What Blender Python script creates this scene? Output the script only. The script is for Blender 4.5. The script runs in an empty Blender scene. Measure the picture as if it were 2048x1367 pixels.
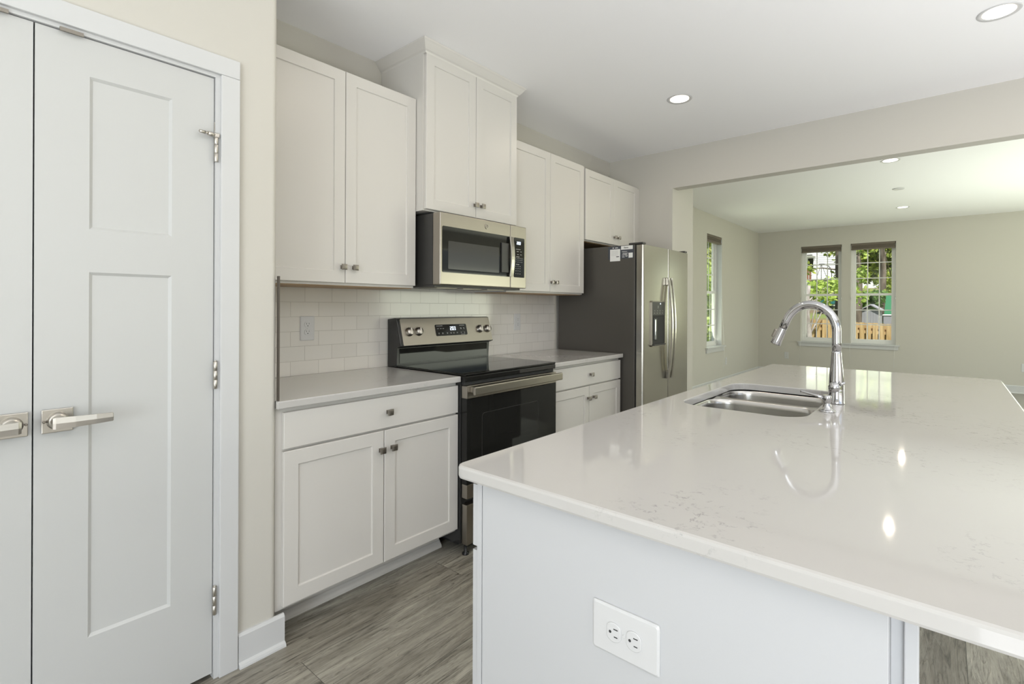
import bpy, bmesh, math, random
from mathutils import Vector, Matrix
random.seed(7)
S = bpy.context.scene
COL = S.collection
PI = math.pi

# ------------------------------------------------------------------ camera
cam = bpy.data.cameras.new('camera')
camo = bpy.data.objects.new('camera', cam)
COL.objects.link(camo)
cam.sensor_width = 36.0
cam.lens = 1008.2013 * 36.0 / 2048.0
cam.shift_x = -27.36 / 2048.0
cam.shift_y = -70.35 / 2048.0
cam.clip_start = 0.02
cam.clip_end = 500
YAW = math.radians(39.8469)
camo.matrix_world = (Matrix.Translation((0, 0, 1.2683)) @ Matrix.Rotation(YAW - PI / 2, 4, 'Z')
                     @ Matrix.Rotation(PI / 2, 4, 'X') @ Matrix.Rotation(0.0039, 4, 'Z'))
S.camera = camo

# ------------------------------------------------------------------ look
S.view_settings.view_transform = 'Standard'
S.view_settings.look = 'None'
S.view_settings.gamma = 1.0
S.view_settings.use_curve_mapping = False
S.view_settings.exposure = 0.0
S.cycles.max_bounces = 10
S.cycles.diffuse_bounces = 6
S.cycles.glossy_bounces = 5
S.cycles.transparent_max_bounces = 12
S.cycles.caustics_reflective = False
S.cycles.caustics_refractive = False
S.cycles.sample_clamp_indirect = 6.0

# ------------------------------------------------------------------ sky, sun, daylight
world = bpy.data.worlds.new('sky')
S.world = world
world.use_nodes = True
wn = world.node_tree.nodes
sky = wn.new('ShaderNodeTexSky')
sky.sky_type = 'NISHITA'
sky.sun_disc = False
sky.sun_elevation = math.radians(52)
sky.sun_rotation = math.radians(200)
sky.air_density = 1.0
sky.dust_density = 2.0
world.node_tree.links.new(sky.outputs[0], wn['Background'].inputs[0])
wn['Background'].inputs[1].default_value = 0.16

def light(name, kind, loc, energy, color=(1, 1, 1), target=None, **kw):
    d = bpy.data.lights.new(name, kind)
    d.energy = energy
    d.color = color
    for k, v in kw.items():
        setattr(d, k, v)
    o = bpy.data.objects.new(name, d)
    o.location = loc
    if target is not None:
        o.rotation_euler = (Vector(target) - Vector(loc)).to_track_quat('-Z', 'Y').to_euler()
    COL.objects.link(o)
    return o

light('sun', 'SUN', (0, 0, 30), 6.2, (1.0, 0.95, 0.86), (0.55, 0.42, 29.0), angle=0.02)
# daylight entering through the glazed openings behind and beside the photographer and in the living room
light('daylight_sliding_door', 'AREA', (-3.75, -1.2, 1.1), 142, (0.87, 0.94, 1.0), (0, -.4, .8), shape='RECTANGLE', size=2.5, size_y=1.9)
light('daylight_side_window', 'AREA', (0.4, -3.45, 1.35), 16, (0.88, 0.94, 1.0), (0.6, -2.0, 2.6), shape='RECTANGLE', size=3.0, size_y=1.6)
light('daylight_living_window', 'AREA', (7.4, -3.45, 1.35), 88, (0.95, 1.0, 0.80), (7.4, -2.0, 2.4), shape='RECTANGLE', size=3.2, size_y=1.6)
for nm_, p_, q_, e_, sx_ in (('daylight_tall_window', (8.1, 3.3, 1.5), (8.0, 1.6, 2.3), 12, .7), ('daylight_far_window_pair', (11.0, 1.38, 1.5), (9.0, 1.3, 2.4), 11, 1.5), ('daylight_far_window', (11.0, -1.5, 1.5), (9.0, -1.3, 2.4), 12, 1.0)):
    light(nm_, 'AREA', p_, e_, (0.94, 1.0, 0.78), q_, shape='RECTANGLE', size=sx_, size_y=1.7)
# added fill lamps at floor level aimed up to brighten the ceiling
light('ceiling_fill_dining', 'AREA', (-1.6, -1.3, 0.02), 84, (0.95, 0.955, 1.0), (-1.6, -1.3, 3), shape='RECTANGLE', size=2.6, size_y=2.4, spread=2.75)
light('ceiling_fill_kitchen', 'AREA', (1.9, -1.65, 0.02), 104, (0.95, 0.955, 1.0), (1.9, -1.4, 3), shape='RECTANGLE', size=3.4, size_y=1.4, spread=2.5)
light('ceiling_fill_living', 'AREA', (7.4, -1.2, 0.02), 50, (0.92, 0.98, 0.90), (7.4, -1.7, 3), shape='RECTANGLE', size=3.4, size_y=2.2, spread=2.2)

# ------------------------------------------------------------------ materials
def mat(name, col, rough=0.5, metal=0.0, **kw):
    m = bpy.data.materials.new(name)
    m.use_nodes = True
    b = m.node_tree.nodes['Principled BSDF']
    b.inputs['Base Color'].default_value = (*col, 1)
    b.inputs['Roughness'].default_value = rough
    b.inputs['Metallic'].default_value = metal
    for k, v in kw.items():
        b.inputs[k].default_value = v
    return m

def N(m, t, **kw):
    n = m.node_tree.nodes.new(t)
    for k, v in kw.items():
        if k.startswith('_'):
            n.inputs[k[1:]].default_value = v
        else:
            setattr(n, k, v)
    return n

def L(m, a, b):
    m.node_tree.links.new(a, b)

def bsdf(m):
    return m.node_tree.nodes['Principled BSDF']

def coords(m, scale=(1, 1, 1), loc=(0, 0, 0)):
    g = N(m, 'ShaderNodeNewGeometry')
    mp = N(m, 'ShaderNodeMapping')
    mp.inputs['Scale'].default_value = scale
    mp.inputs['Location'].default_value = loc
    L(m, g.outputs['Position'], mp.inputs['Vector'])
    return mp.outputs[0]

def ramp(m, fac, stops):
    r = N(m, 'ShaderNodeValToRGB')
    e = r.color_ramp.elements
    while len(e) < len(stops):
        e.new(0.5)
    for i, (p, c) in enumerate(stops):
        e[i].position = p
        e[i].color = (*c, 1) if len(c) == 3 else c
    L(m, fac, r.inputs[0])
    return r.outputs[0]

def bump(m, height, strength=0.2, dist=0.001):
    b = N(m, 'ShaderNodeBump')
    b.inputs['Strength'].default_value = strength
    b.inputs['Distance'].default_value = dist
    L(m, height, b.inputs['Height'])
    L(m, b.outputs[0], bsdf(m).inputs['Normal'])

def orange_peel(m, scale=260, strength=0.12):
    n = N(m, 'ShaderNodeTexNoise', _Scale=scale, _Detail=2.0)
    L(m, coords(m), n.inputs['Vector'])
    bump(m, n.outputs[0], strength, 0.0006)

M = {}
M['wall'] = mat('greige_wall_paint', (0.56, 0.54, 0.490), 0.75); orange_peel(M['wall'])
M['ceil'] = mat('white_ceiling_paint', (0.90, 0.90, 0.905), 0.85); orange_peel(M['ceil'], 180)
M['trim'] = mat('white_trim_paint', (0.585, 0.59, 0.59), 0.38)
M['door'] = mat('white_door_paint', (0.535, 0.54, 0.53), 0.42)
M['cab'] = mat('white_cabinet_paint', (0.62, 0.60, 0.565), 0.36)
M['island'] = mat('white_island_paint', (0.52, 0.525, 0.535), 0.36)
M['wood'] = mat('birch_underside', (0.42, 0.28, 0.15), 0.5)
M['shadow'] = mat('dark_gap', (0.03, 0.03, 0.028), 0.8)
M['trimdark'] = mat('bronze_tile_trim', (0.10, 0.085, 0.07), 0.5, 0.3)
M['nickel'] = mat('satin_nickel', (0.58, 0.55, 0.50), 0.3, 1.0)
M['knob'] = mat('brushed_pewter', (0.30, 0.275, 0.24), 0.36, 1.0)
M['chrome'] = mat('polished_chrome', (0.52, 0.52, 0.53), 0.04, 1.0)
M['blackglass'] = mat('black_glass', (0.010, 0.010, 0.009), 0.04, 0.0, **{'IOR': 1.45, 'Specular IOR Level': 0.4})
M['black'] = mat('black_enamel', (0.018, 0.018, 0.018), 0.22)
M['plastic'] = mat('dark_grey_plastic', (0.035, 0.034, 0.032), 0.4)
M['graykey'] = mat('grey_print', (0.55, 0.55, 0.53), 0.6)
M['fridgeside'] = mat('charcoal_textured_steel', (0.085, 0.078, 0.068), 0.42, 0.25); orange_peel(M['fridgeside'], 900, 0.15)
M['white'] = mat('white_plastic', (0.60, 0.60, 0.60), 0.3)
M['slot'] = mat('dark_slot', (0.03, 0.03, 0.03), 0.7)
M['paper'] = mat('white_paper', (0.80, 0.80, 0.78), 0.7)
M['sticker'] = mat('slate_sticker', (0.055, 0.06, 0.075), 0.5)
M['vinyl'] = mat('white_vinyl', (0.78, 0.78, 0.76), 0.35)
M['shade'] = mat('taupe_shade_fabric', (0.17, 0.145, 0.115), 0.9)
M['carpet'] = mat('grey_carpet', (0.36, 0.35, 0.33), 0.95)

def steel(name, col, rough, axis):
    m = mat(name, col, rough, 1.0)
    sc = {'x': (4, 2600, 2600), 'y': (2600, 4, 2600), 'z': (2600, 2600, 4)}[axis]
    n = N(m, 'ShaderNodeTexNoise', _Scale=1.0, _Detail=3.0)
    L(m, coords(m, sc), n.inputs['Vector'])
    mr = N(m, 'ShaderNodeMapRange')
    mr.inputs['To Min'].default_value = rough - 0.03
    mr.inputs['To Max'].default_value = rough + 0.05
    L(m, n.outputs[0], mr.inputs['Value'])
    L(m, mr.outputs[0], bsdf(m).inputs['Roughness'])
    bump(m, n.outputs[0], 0.006, 0.0001)
    return m
M['steelx'] = steel('brushed_stainless_horizontal', (0.37, 0.34, 0.295), 0.30, 'x')
M['steelz'] = steel('brushed_stainless_vertical', (0.40, 0.38, 0.335), 0.22, 'z')
M['sink'] = steel('satin_sink_steel', (0.50, 0.49, 0.47), 0.22, 'y')

def emit(name, col, st):
    m = bpy.data.materials.new(name)
    m.use_nodes = True
    b = bsdf(m)
    b.inputs['Base Color'].default_value = (*col, 1)
    b.inputs['Emission Color'].default_value = (*col, 1)
    b.inputs['Emission Strength'].default_value = st
    return m
M['lens'] = emit('lit_lamp_lens', (1.0, 0.93, 0.83), 3.2)
M['led'] = emit('lit_clock_digits', (0.85, 0.92, 1.0), 1.0)

# quartz
m = M['quartz'] = mat('white_veined_quartz', (0.75, 0.74, 0.715), 0.05)
bsdf(m).inputs['Specular IOR Level'].default_value = 0.5
c = coords(m)
big = N(m, 'ShaderNodeTexNoise', _Scale=2.2, _Detail=3.0)
L(m, c, big.inputs['Vector'])
warp = N(m, 'ShaderNodeTexNoise', _Scale=9.0, _Detail=7.0, _Roughness=0.7)
L(m, c, warp.inputs['Vector'])
ab = N(m, 'ShaderNodeMath', operation='SUBTRACT'); ab.inputs[1].default_value = 0.5
L(m, warp.outputs[0], ab.inputs[0])
ab2 = N(m, 'ShaderNodeMath', operation='ABSOLUTE'); L(m, ab.outputs[0], ab2.inputs[0])
vein = ramp(m, ab2.outputs[0], [(0.0, (1, 1, 1)), (0.018, (0, 0, 0))])
msk = ramp(m, big.outputs[0], [(0.475, (0, 0, 0)), (0.64, (1, 1, 1))])
mul = N(m, 'ShaderNodeMath', operation='MULTIPLY'); L(m, vein, mul.inputs[0]); L(m, msk, mul.inputs[1])
fine = N(m, 'ShaderNodeTexNoise', _Scale=60.0, _Detail=4.0); L(m, c, fine.inputs['Vector'])
fm = ramp(m, fine.outputs[0], [(0.45, (0, 0, 0)), (0.62, (1, 1, 1))])
mul2 = N(m, 'ShaderNodeMath', operation='MULTIPLY'); L(m, mul.outputs[0], mul2.inputs[0]); L(m, fm, mul2.inputs[1])
mx = N(m, 'ShaderNodeMix', data_type='RGBA')
mx.inputs['A'].default_value = (0.50, 0.487, 0.467, 1)
mx.inputs['B'].default_value = (0.285, 0.28, 0.275, 1)
L(m, mul2.outputs[0], mx.inputs['Factor'])
L(m, mx.outputs['Result'], bsdf(m).inputs['Base Color'])

# subway tile on the wall plane (x, z)
m = M['tile'] = mat('white_subway_tile', (0.72, 0.70, 0.66), 0.12)
g = N(m, 'ShaderNodeNewGeometry')
sx = N(m, 'ShaderNodeSeparateXYZ'); L(m, g.outputs['Position'], sx.inputs[0])
cx = N(m, 'ShaderNodeCombineXYZ')
ax = N(m, 'ShaderNodeMath', operation='ADD'); ax.inputs[1].default_value = -1.28 + 1.5 + 0.0
az = N(m, 'ShaderNodeMath', operation='ADD'); az.inputs[1].default_value = -0.911
L(m, sx.outputs[0], ax.inputs[0]); L(m, sx.outputs[2], az.inputs[0])
L(m, ax.outputs[0], cx.inputs[0]); L(m, az.outputs[0], cx.inputs[1])
br = N(m, 'ShaderNodeTexBrick', offset=0.5, offset_frequency=2)
br.inputs['Scale'].default_value = 1.0
br.inputs['Brick Width'].default_value = 0.1485
br.inputs['Row Height'].default_value = 0.0755
br.inputs['Mortar Size'].default_value = 0.0011
br.inputs['Mortar Smooth'].default_value = 0.3
br.inputs['Color1'].default_value = (0.69, 0.665, 0.62, 1)
br.inputs['Color2'].default_value = (0.73, 0.705, 0.66, 1)
br.inputs['Mortar'].default_value = (0.50, 0.475, 0.435, 1)
L(m, cx.outputs[0], br.inputs['Vector'])
L(m, br.outputs['Color'], bsdf(m).inputs['Base Color'])
inv = N(m, 'ShaderNodeMath', operation='SUBTRACT'); inv.inputs[0].default_value = 1.0
L(m, br.outputs['Fac'], inv.inputs[1])
bump(m, inv.outputs[0], 0.5, 0.0012)

# grey wood plank floor, boards along x
m = M['floor'] = mat('grey_oak_plank', (0.2, 0.18, 0.15), 0.36)
g = N(m, 'ShaderNodeNewGeometry')
br = N(m, 'ShaderNodeTexBrick', offset=0.37, offset_frequency=2)
br.inputs['Scale'].default_value = 1.0
br.inputs['Brick Width'].default_value = 1.22
br.inputs['Row Height'].default_value = 0.182
br.inputs['Mortar Size'].default_value = 0.0009
br.inputs['Color1'].default_value = (0, 0, 0, 1)
br.inputs['Color2'].default_value = (1, 1, 1, 1)
br.inputs['Mortar'].default_value = (0.3, 0.3, 0.3, 1)
mp = N(m, 'ShaderNodeMapping'); mp.inputs['Location'].default_value = (0.35, 0.06, 0)
L(m, g.outputs['Position'], mp.inputs['Vector']); L(m, mp.outputs[0], br.inputs['Vector'])
# shift grain per board
sc = N(m, 'ShaderNodeVectorMath', operation='SCALE'); sc.inputs['Scale'].default_value = 7.0
L(m, br.outputs['Color'], sc.inputs[0])
ad = N(m, 'ShaderNodeVectorMath', operation='ADD')
L(m, g.outputs['Position'], ad.inputs[0]); L(m, sc.outputs[0], ad.inputs[1])
mp2 = N(m, 'ShaderNodeMapping'); mp2.inputs['Scale'].default_value = (1.5, 11, 1)
L(m, ad.outputs[0], mp2.inputs['Vector'])
gr = N(m, 'ShaderNodeTexNoise', _Scale=1.0, _Detail=9.0, _Roughness=0.74, _Distortion=1.2)
L(m, mp2.outputs[0], gr.inputs['Vector'])
mp3 = N(m, 'ShaderNodeMapping'); mp3.inputs['Scale'].default_value = (5.0, 62, 1)
L(m, ad.outputs[0], mp3.inputs['Vector'])
gr2 = N(m, 'ShaderNodeTexNoise', _Scale=1.0, _Detail=8.0, _Roughness=0.75, _Distortion=1.4)
L(m, mp3.outputs[0], gr2.inputs['Vector'])
c1 = ramp(m, gr.outputs[0], [(0.28, (0.08, 0.072, 0.058)), (0.43, (0.225, 0.21, 0.178)), (0.55, (0.325, 0.308, 0.265)), (0.72, (0.46, 0.44, 0.385))])
c2 = ramp(m, gr2.outputs[0], [(0.35, (0.34, 0.33, 0.31)), (0.47, (0.95, 0.95, 0.95)), (0.68, (1.28, 1.28, 1.25))])
mm = N(m, 'ShaderNodeMix', data_type='RGBA', blend_type='MULTIPLY'); mm.inputs['Factor'].default_value = 1.0
L(m, c1, mm.inputs['A']); L(m, c2, mm.inputs['B'])
# occasional long dark cathedral lines
mp4 = N(m, 'ShaderNodeMapping'); mp4.inputs['Scale'].default_value = (0.8, 9, 1)
L(m, ad.outputs[0], mp4.inputs['Vector'])
gr3 = N(m, 'ShaderNodeTexNoise', _Scale=1.0, _Detail=3.0, _Roughness=0.5, _Distortion=0.6)
L(m, mp4.outputs[0], gr3.inputs['Vector'])
k1_ = N(m, 'ShaderNodeMath', operation='MULTIPLY'); k1_.inputs[1].default_value = 16.0; L(m, gr3.outputs[0], k1_.inputs[0])
k2_ = N(m, 'ShaderNodeMath', operation='FRACT'); L(m, k1_.outputs[0], k2_.inputs[0])
c3 = ramp(m, k2_.outputs[0], [(0.0, (0.62, 0.60, 0.58)), (0.10, (1, 1, 1)), (0.86, (1.0, 1.0, 1.0)), (0.97, (1.16, 1.16, 1.14))])
mm_ = N(m, 'ShaderNodeMix', data_type='RGBA', blend_type='MULTIPLY'); mm_.inputs['Factor'].default_value = 0.75
L(m, mm.outputs['Result'], mm_.inputs['A']); L(m, c3, mm_.inputs['B'])
mm = mm_
tone = ramp(m, br.outputs['Color'], [(0.0, (0.80, 0.78, 0.76)), (1.0, (1.12, 1.12, 1.10))])
mm2 = N(m, 'ShaderNodeMix', data_type='RGBA', blend_type='MULTIPLY'); mm2.inputs['Factor'].default_value = 1.0
L(m, mm.outputs['Result'], mm2.inputs['A']); L(m, tone, mm2.inputs['B'])
mm3 = N(m, 'ShaderNodeMix', data_type='RGBA'); L(m, br.outputs['Fac'], mm3.inputs['Factor'])
L(m, mm2.outputs['Result'], mm3.inputs['A']); mm3.inputs['B'].default_value = (0.05, 0.045, 0.04, 1)
L(m, mm3.outputs['Result'], bsdf(m).inputs['Base Color'])
bump(m, gr2.outputs[0], 0.12, 0.0008)

# window glass: thin pane
m = M['glass'] = bpy.data.materials.new('window_glass')
m.use_nodes = True
nt = m.node_tree
nt.nodes.remove(nt.nodes['Principled BSDF'])
tr = N(m, 'ShaderNodeBsdfTransparent'); tr.inputs[0].default_value = (0.97, 0.985, 0.975, 1)
gl = N(m, 'ShaderNodeBsdfGlossy'); gl.inputs['Roughness'].default_value = 0.02
fr = N(m, 'ShaderNodeLayerWeight'); fr.inputs['Blend'].default_value = 0.5
f5 = N(m, 'ShaderNodeMath', operation='POWER'); f5.inputs[1].default_value = 5.0
L(m, fr.outputs['Facing'], f5.inputs[0])
fm_ = N(m, 'ShaderNodeMath', operation='MULTIPLY_ADD'); fm_.inputs[1].default_value = 0.8; fm_.inputs[2].default_value = 0.03
L(m, f5.outputs[0], fm_.inputs[0])
ms = N(m, 'ShaderNodeMixShader')
L(m, fm_.outputs[0], ms.inputs[0]); L(m, tr.outputs[0], ms.inputs[1]); L(m, gl.outputs[0], ms.inputs[2])
L(m, ms.outputs[0], nt.nodes['Material Output'].inputs[0])

# exterior
def mottled(name, stops, scale, rough=0.9, sc=(1, 1, 1), detail=4.0):
    m = mat(name, (0.5, 0.5, 0.5), rough)
    n = N(m, 'ShaderNodeTexNoise', _Scale=scale, _Detail=detail)
    L(m, coords(m, sc), n.inputs['Vector'])
    L(m, ramp(m, n.outputs[0], stops), bsdf(m).inputs['Base Color'])
    return m
M['cedar'] = mottled('new_cedar', [(0.35, (0.42, 0.27, 0.12)), (0.65, (0.62, 0.44, 0.23))], 3.0, 0.8, (1, 7, 0.6))
M['bark'] = mottled('grey_brown_bark', [(0.35, (0.07, 0.055, 0.04)), (0.65, (0.20, 0.165, 0.13))], 6.0, 0.95, (1, 1, 0.3))
M['palebark'] = mottled('pale_bark', [(0.35, (0.24, 0.21, 0.19)), (0.65, (0.48, 0.44, 0.42))], 8.0, 0.95, (1, 1, 0.4))
M['ground'] = mottled('grass_and_earth', [(0.38, (0.20, 0.15, 0.085)), (0.52, (0.20, 0.22, 0.07)), (0.7, (0.16, 0.26, 0.06))], 0.5, 1.0)
M['gravel'] = mat('pale_path', (0.55, 0.53, 0.48), 0.95)
M['siding'] = mat('white_siding', (0.80, 0.80, 0.80), 0.7)
M['roof'] = mat('dark_shingle', (0.07, 0.065, 0.06), 0.9)
M['redwood'] = mat('red_brown_wood', (0.28, 0.12, 0.08), 0.8)
M['shed'] = mat('weathered_grey_boards', (0.33, 0.33, 0.36), 0.85)
M['teal'] = mat('teal_tarpaulin', (0.02, 0.16, 0.17), 0.5)
M['greentarp'] = mat('green_tarpaulin', (0.06, 0.28, 0.14), 0.6)
M['iron'] = mat('dark_iron', (0.03, 0.03, 0.03), 0.6)
M['vanwhite'] = mat('white_car_paint', (0.82, 0.82, 0.84), 0.3)
def leaf(name, dark, light_):
    m = mat(name, light_, 0.55)
    n = N(m, 'ShaderNodeTexNoise', _Scale=3.2, _Detail=3.0)
    L(m, coords(m), n.inputs['Vector'])
    col = ramp(m, n.outputs[0], [(0.34, dark), (0.66, light_)])
    L(m, col, bsdf(m).inputs['Base Color'])
    nt = m.node_tree
    tl = N(m, 'ShaderNodeBsdfTranslucent')
    L(m, col, tl.inputs[0])
    ms = N(m, 'ShaderNodeMixShader'); ms.inputs[0].default_value = 0.35
    L(m, bsdf(m).outputs[0], ms.inputs[1]); L(m, tl.outputs[0], ms.inputs[2])
    L(m, ms.outputs[0], nt.nodes['Material Output'].inputs[0])
    return m
M['leafy'] = leaf('bright_maple_leaves', (0.20, 0.32, 0.04), (0.55, 0.68, 0.15))
M['leafg'] = leaf('green_leaves', (0.17, 0.25, 0.03), (0.50, 0.56, 0.10))
M['leafd'] = leaf('deep_green_leaves', (0.06, 0.15, 0.03), (0.20, 0.33, 0.07))

# ------------------------------------------------------------------ mesh helpers
class MB:
    def __init__(s):
        s.v = []; s.f = []; s.sm = []
    def add(s, vs, fs, smooth=False):
        o = len(s.v)
        s.v += [tuple(p) for p in vs]
        for f in fs:
            s.f.append([i + o for i in f]); s.sm.append(smooth)
        return s
    def bm(s, b, smooth=False):
        b.verts.index_update()
        return s.add([v.co[:] for v in b.verts], [[v.index for v in f.verts] for f in b.faces], smooth)
    def box(s, x0, x1, y0, y1, z0, z1, b=0.0, seg=2):
        x0, x1 = min(x0, x1), max(x0, x1); y0, y1 = min(y0, y1), max(y0, y1); z0, z1 = min(z0, z1), max(z0, z1)
        if b <= 0:
            vs = [(x, y, z) for x in (x0, x1) for y in (y0, y1) for z in (z0, z1)]
            return s.add(vs, [(0, 1, 3, 2), (4, 6, 7, 5), (0, 4, 5, 1), (2, 3, 7, 6), (0, 2, 6, 4), (1, 5, 7, 3)])
        t = bmesh.new()
        bmesh.ops.create_cube(t, size=1.0)
        for v in t.verts:
            v.co = Vector(((x0 + x1) / 2 + v.co.x * (x1 - x0), (y0 + y1) / 2 + v.co.y * (y1 - y0), (z0 + z1) / 2 + v.co.z * (z1 - z0)))
        b = min(b, (x1 - x0) * .48, (y1 - y0) * .48, (z1 - z0) * .48)
        bmesh.ops.bevel(t, geom=t.edges[:], offset=b, segments=seg, profile=0.5, affect='EDGES')
        s.bm(t); t.free()
        return s
    def obox(s, c, ax, sz, b=0.0):
        """oriented box: centre, three axes, three sizes"""
        t = MB().box(-sz[0] / 2, sz[0] / 2, -sz[1] / 2, sz[1] / 2, -sz[2] / 2, sz[2] / 2, b)
        c = Vector(c); A = [Vector(a).normalized() for a in ax]
        return s.add([c + A[0] * p[0] + A[1] * p[1] + A[2] * p[2] for p in t.v], t.f)
    def loops(s, loops, cap0=True, cap1=True, smooth=True, closed=True):
        n = len(loops[0]); vs = [p for l in loops for p in l]; fs = []
        for i in range(len(loops) - 1):
            for j in range(n if closed else n - 1):
                k = (j + 1) % n
                fs.append((i * n + j, i * n + k, (i + 1) * n + k, (i + 1) * n + j))
        s.add(vs, fs, smooth)
        if cap0: s.add(loops[0], [tuple(range(n))])
        if cap1: s.add(loops[-1], [tuple(range(n))])
        return s
    def tube(s, pts, r, n=14, cap=True, flat=None):
        pts = [Vector(p) for p in pts]
        if not hasattr(r, '__len__'): r = [r] * len(pts)
        T = []
        for i in range(len(pts)):
            a = pts[max(0, i - 1)]; b = pts[min(len(pts) - 1, i + 1)]
            T.append((b - a).normalized())
        up = Vector((0, 0, 1)) if abs(T[0].z) < .9 else Vector((1, 0, 0))
        u = (up - T[0] * up.dot(T[0])).normalized()
        lo = []
        for i, p in enumerate(pts):
            u = (u - T[i] * u.dot(T[i])).normalized(); w = T[i].cross(u)
            lo.append([p + (u * math.cos(2 * PI * k / n) + w * math.sin(2 * PI * k / n)) * r[i] for k in range(n)])
        return s.loops(lo, cap, cap)
    def lathe(s, prof, c, ax=(0, 0, 1), n=24, cap=(True, True)):
        """prof: (radius, height along ax)"""
        ax = Vector(ax).normalized(); c = Vector(c)
        up = Vector((1, 0, 0)) if abs(ax.x) < .9 else Vector((0, 0, 1))
        u = (up - ax * up.dot(ax)).normalized(); w = ax.cross(u)
        lo = [[c + ax * h + (u * math.cos(2 * PI * k / n) + w * math.sin(2 * PI * k / n)) * max(r, 1e-5) for k in range(n)] for r, h in prof]
        return s.loops(lo, *cap)
    def prism(s, poly, fn, a0, a1, b=0.0):
        n = len(poly)
        t = bmesh.new()
        lo = [t.verts.new(fn(p, a0)) for p in poly]; hi = [t.verts.new(fn(p, a1)) for p in poly]
        t.faces.new(lo); t.faces.new(hi)
        for i in range(n):
            k = (i + 1) % n
            t.faces.new((lo[i], lo[k], hi[k], hi[i]))
        if b > 0:
            bmesh.ops.bevel(t, geom=t.edges[:], offset=b, segments=2, profile=0.5, affect='EDGES')
        s.bm(t); t.free()
        return s
    def build(s, name, m, parent=None, label=None):
        root = Vector((0, 0, 0)); p = parent
        while p is not None:
            root += p.location; p = p.parent
        me = bpy.data.meshes.new(name)
        me.from_pydata([tuple(Vector(v) - root) for v in s.v], [], s.f)
        t = bmesh.new(); t.from_mesh(me)
        for f, sm in zip(t.faces, s.sm): f.smooth = sm
        bmesh.ops.remove_doubles(t, verts=t.verts[:], dist=1e-6)
        bmesh.ops.recalc_face_normals(t, faces=t.faces[:])
        t.to_mesh(me); t.free()
        o = bpy.data.objects.new(name, me)
        me.materials.append(M[m] if isinstance(m, str) else m)
        COL.objects.link(o)
        if parent is not None: o.parent = parent
        if label: o['label'] = label
        return o

def box(*a, **k): return MB().box(*a, **k)

def thing(name, label, cat, loc, group=None):
    o = bpy.data.objects.new(name, None)
    o.empty_display_size = 0.05
    COL.objects.link(o)
    o.location = loc; o['label'] = label; o['category'] = cat
    if group: o['group'] = group
    return o
def tag(o, label, cat, group=None):
    o['label'] = label; o['category'] = cat
    if group: o['group'] = group
    return o
def struct(o, label=None):
    o['kind'] = 'structure'
    if label: o['label'] = label
    return o
def copy_thing(src, loc, label):
    c = src.copy(); COL.objects.link(c); c.location = loc; c['label'] = label
    for ch in src.children:
        d = ch.copy(); COL.objects.link(d); d.parent = c
        for g in ch.children:
            e = g.copy(); COL.objects.link(e); e.parent = d
    return c
def rrect(a0, a1, b0, b1, r, k=6):
    """rounded rectangle outline, 4(k+1) points"""
    out = []
    for ca, cb, t0 in ((a1 - r, b1 - r, 0), (a0 + r, b1 - r, PI / 2), (a0 + r, b0 + r, PI), (a1 - r, b0 + r, 1.5 * PI)):
        for i in range(k + 1):
            t = t0 + PI / 2 * i / k
            out.append((ca + r * math.cos(t), cb + r * math.sin(t)))
    return out

# ------------------------------------------------------------------ the shell
WALL = 2.545; TILE = 2.5365; CEIL = 2.685; LCEIL = 2.73; PW = 1.912; PX = 0.848; HX = 4.33; PIERX = 4.81; PIERY = 1.897
LW = 2.84; FX = 10.54; BX = -3.6; RY = -3.3
struct(box(BX - .2, HX + .06, RY - .2, WALL + .2, -.12, 0).build('floor', 'floor'))
struct(box(HX + .06, FX + .2, RY - .2, LW + .2, -.12, 0).build('floor_living_room', 'carpet'))
struct(box(BX - .2, HX + .1, RY - .2, WALL + .2, CEIL, CEIL + .2).build('ceiling', 'ceil'))
struct(box(HX + .1, FX + .2, RY - .2, LW + .2, LCEIL, CEIL + .2).build('ceiling_living_room', 'ceil'))
struct(box(PX, HX, WALL, WALL + .18, 0, CEIL).build('wall_kitchen', 'wall'))
# pantry closet front with its door opening, rounded outer corner, side return
DX0, DX1, DH = -0.262, 0.647, 2.0655
w = MB()
w.box(BX, DX0, PW, PW + .11, 0, CEIL)
w.box(DX0, DX1, PW, PW + .11, DH, CEIL)
w.box(DX1, PX - .02, PW, PW + .11, 0, CEIL)
arc = [(PX - .02 + .02 * math.cos(t), PW + .02 - .02 * math.sin(t)) for t in [i * PI / 2 / 6 for i in range(7)]]
w.prism(arc + [(PX - .02, PW + .11), (PX, PW + .11)][0:2], lambda p, a: (p[0], p[1], a), 0, CEIL)
w.box(PX - .11, PX, PW + .11, WALL + .18, 0, CEIL)
struct(w.build('wall_pantry', 'wall'))
struct(box(BX, PX - .11, WALL + .1, WALL + .18, 0, CEIL).build('wall_pantry_rear', 'wall'))
struct(box(HX, PIERX, PIERY, LW + .2, 0, LCEIL + .05).build('wall_pier', 'wall'))
struct(box(HX, HX + .115, RY, PIERY, 2.34, LCEIL + .05).build('wall_header', 'wall'))
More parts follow.
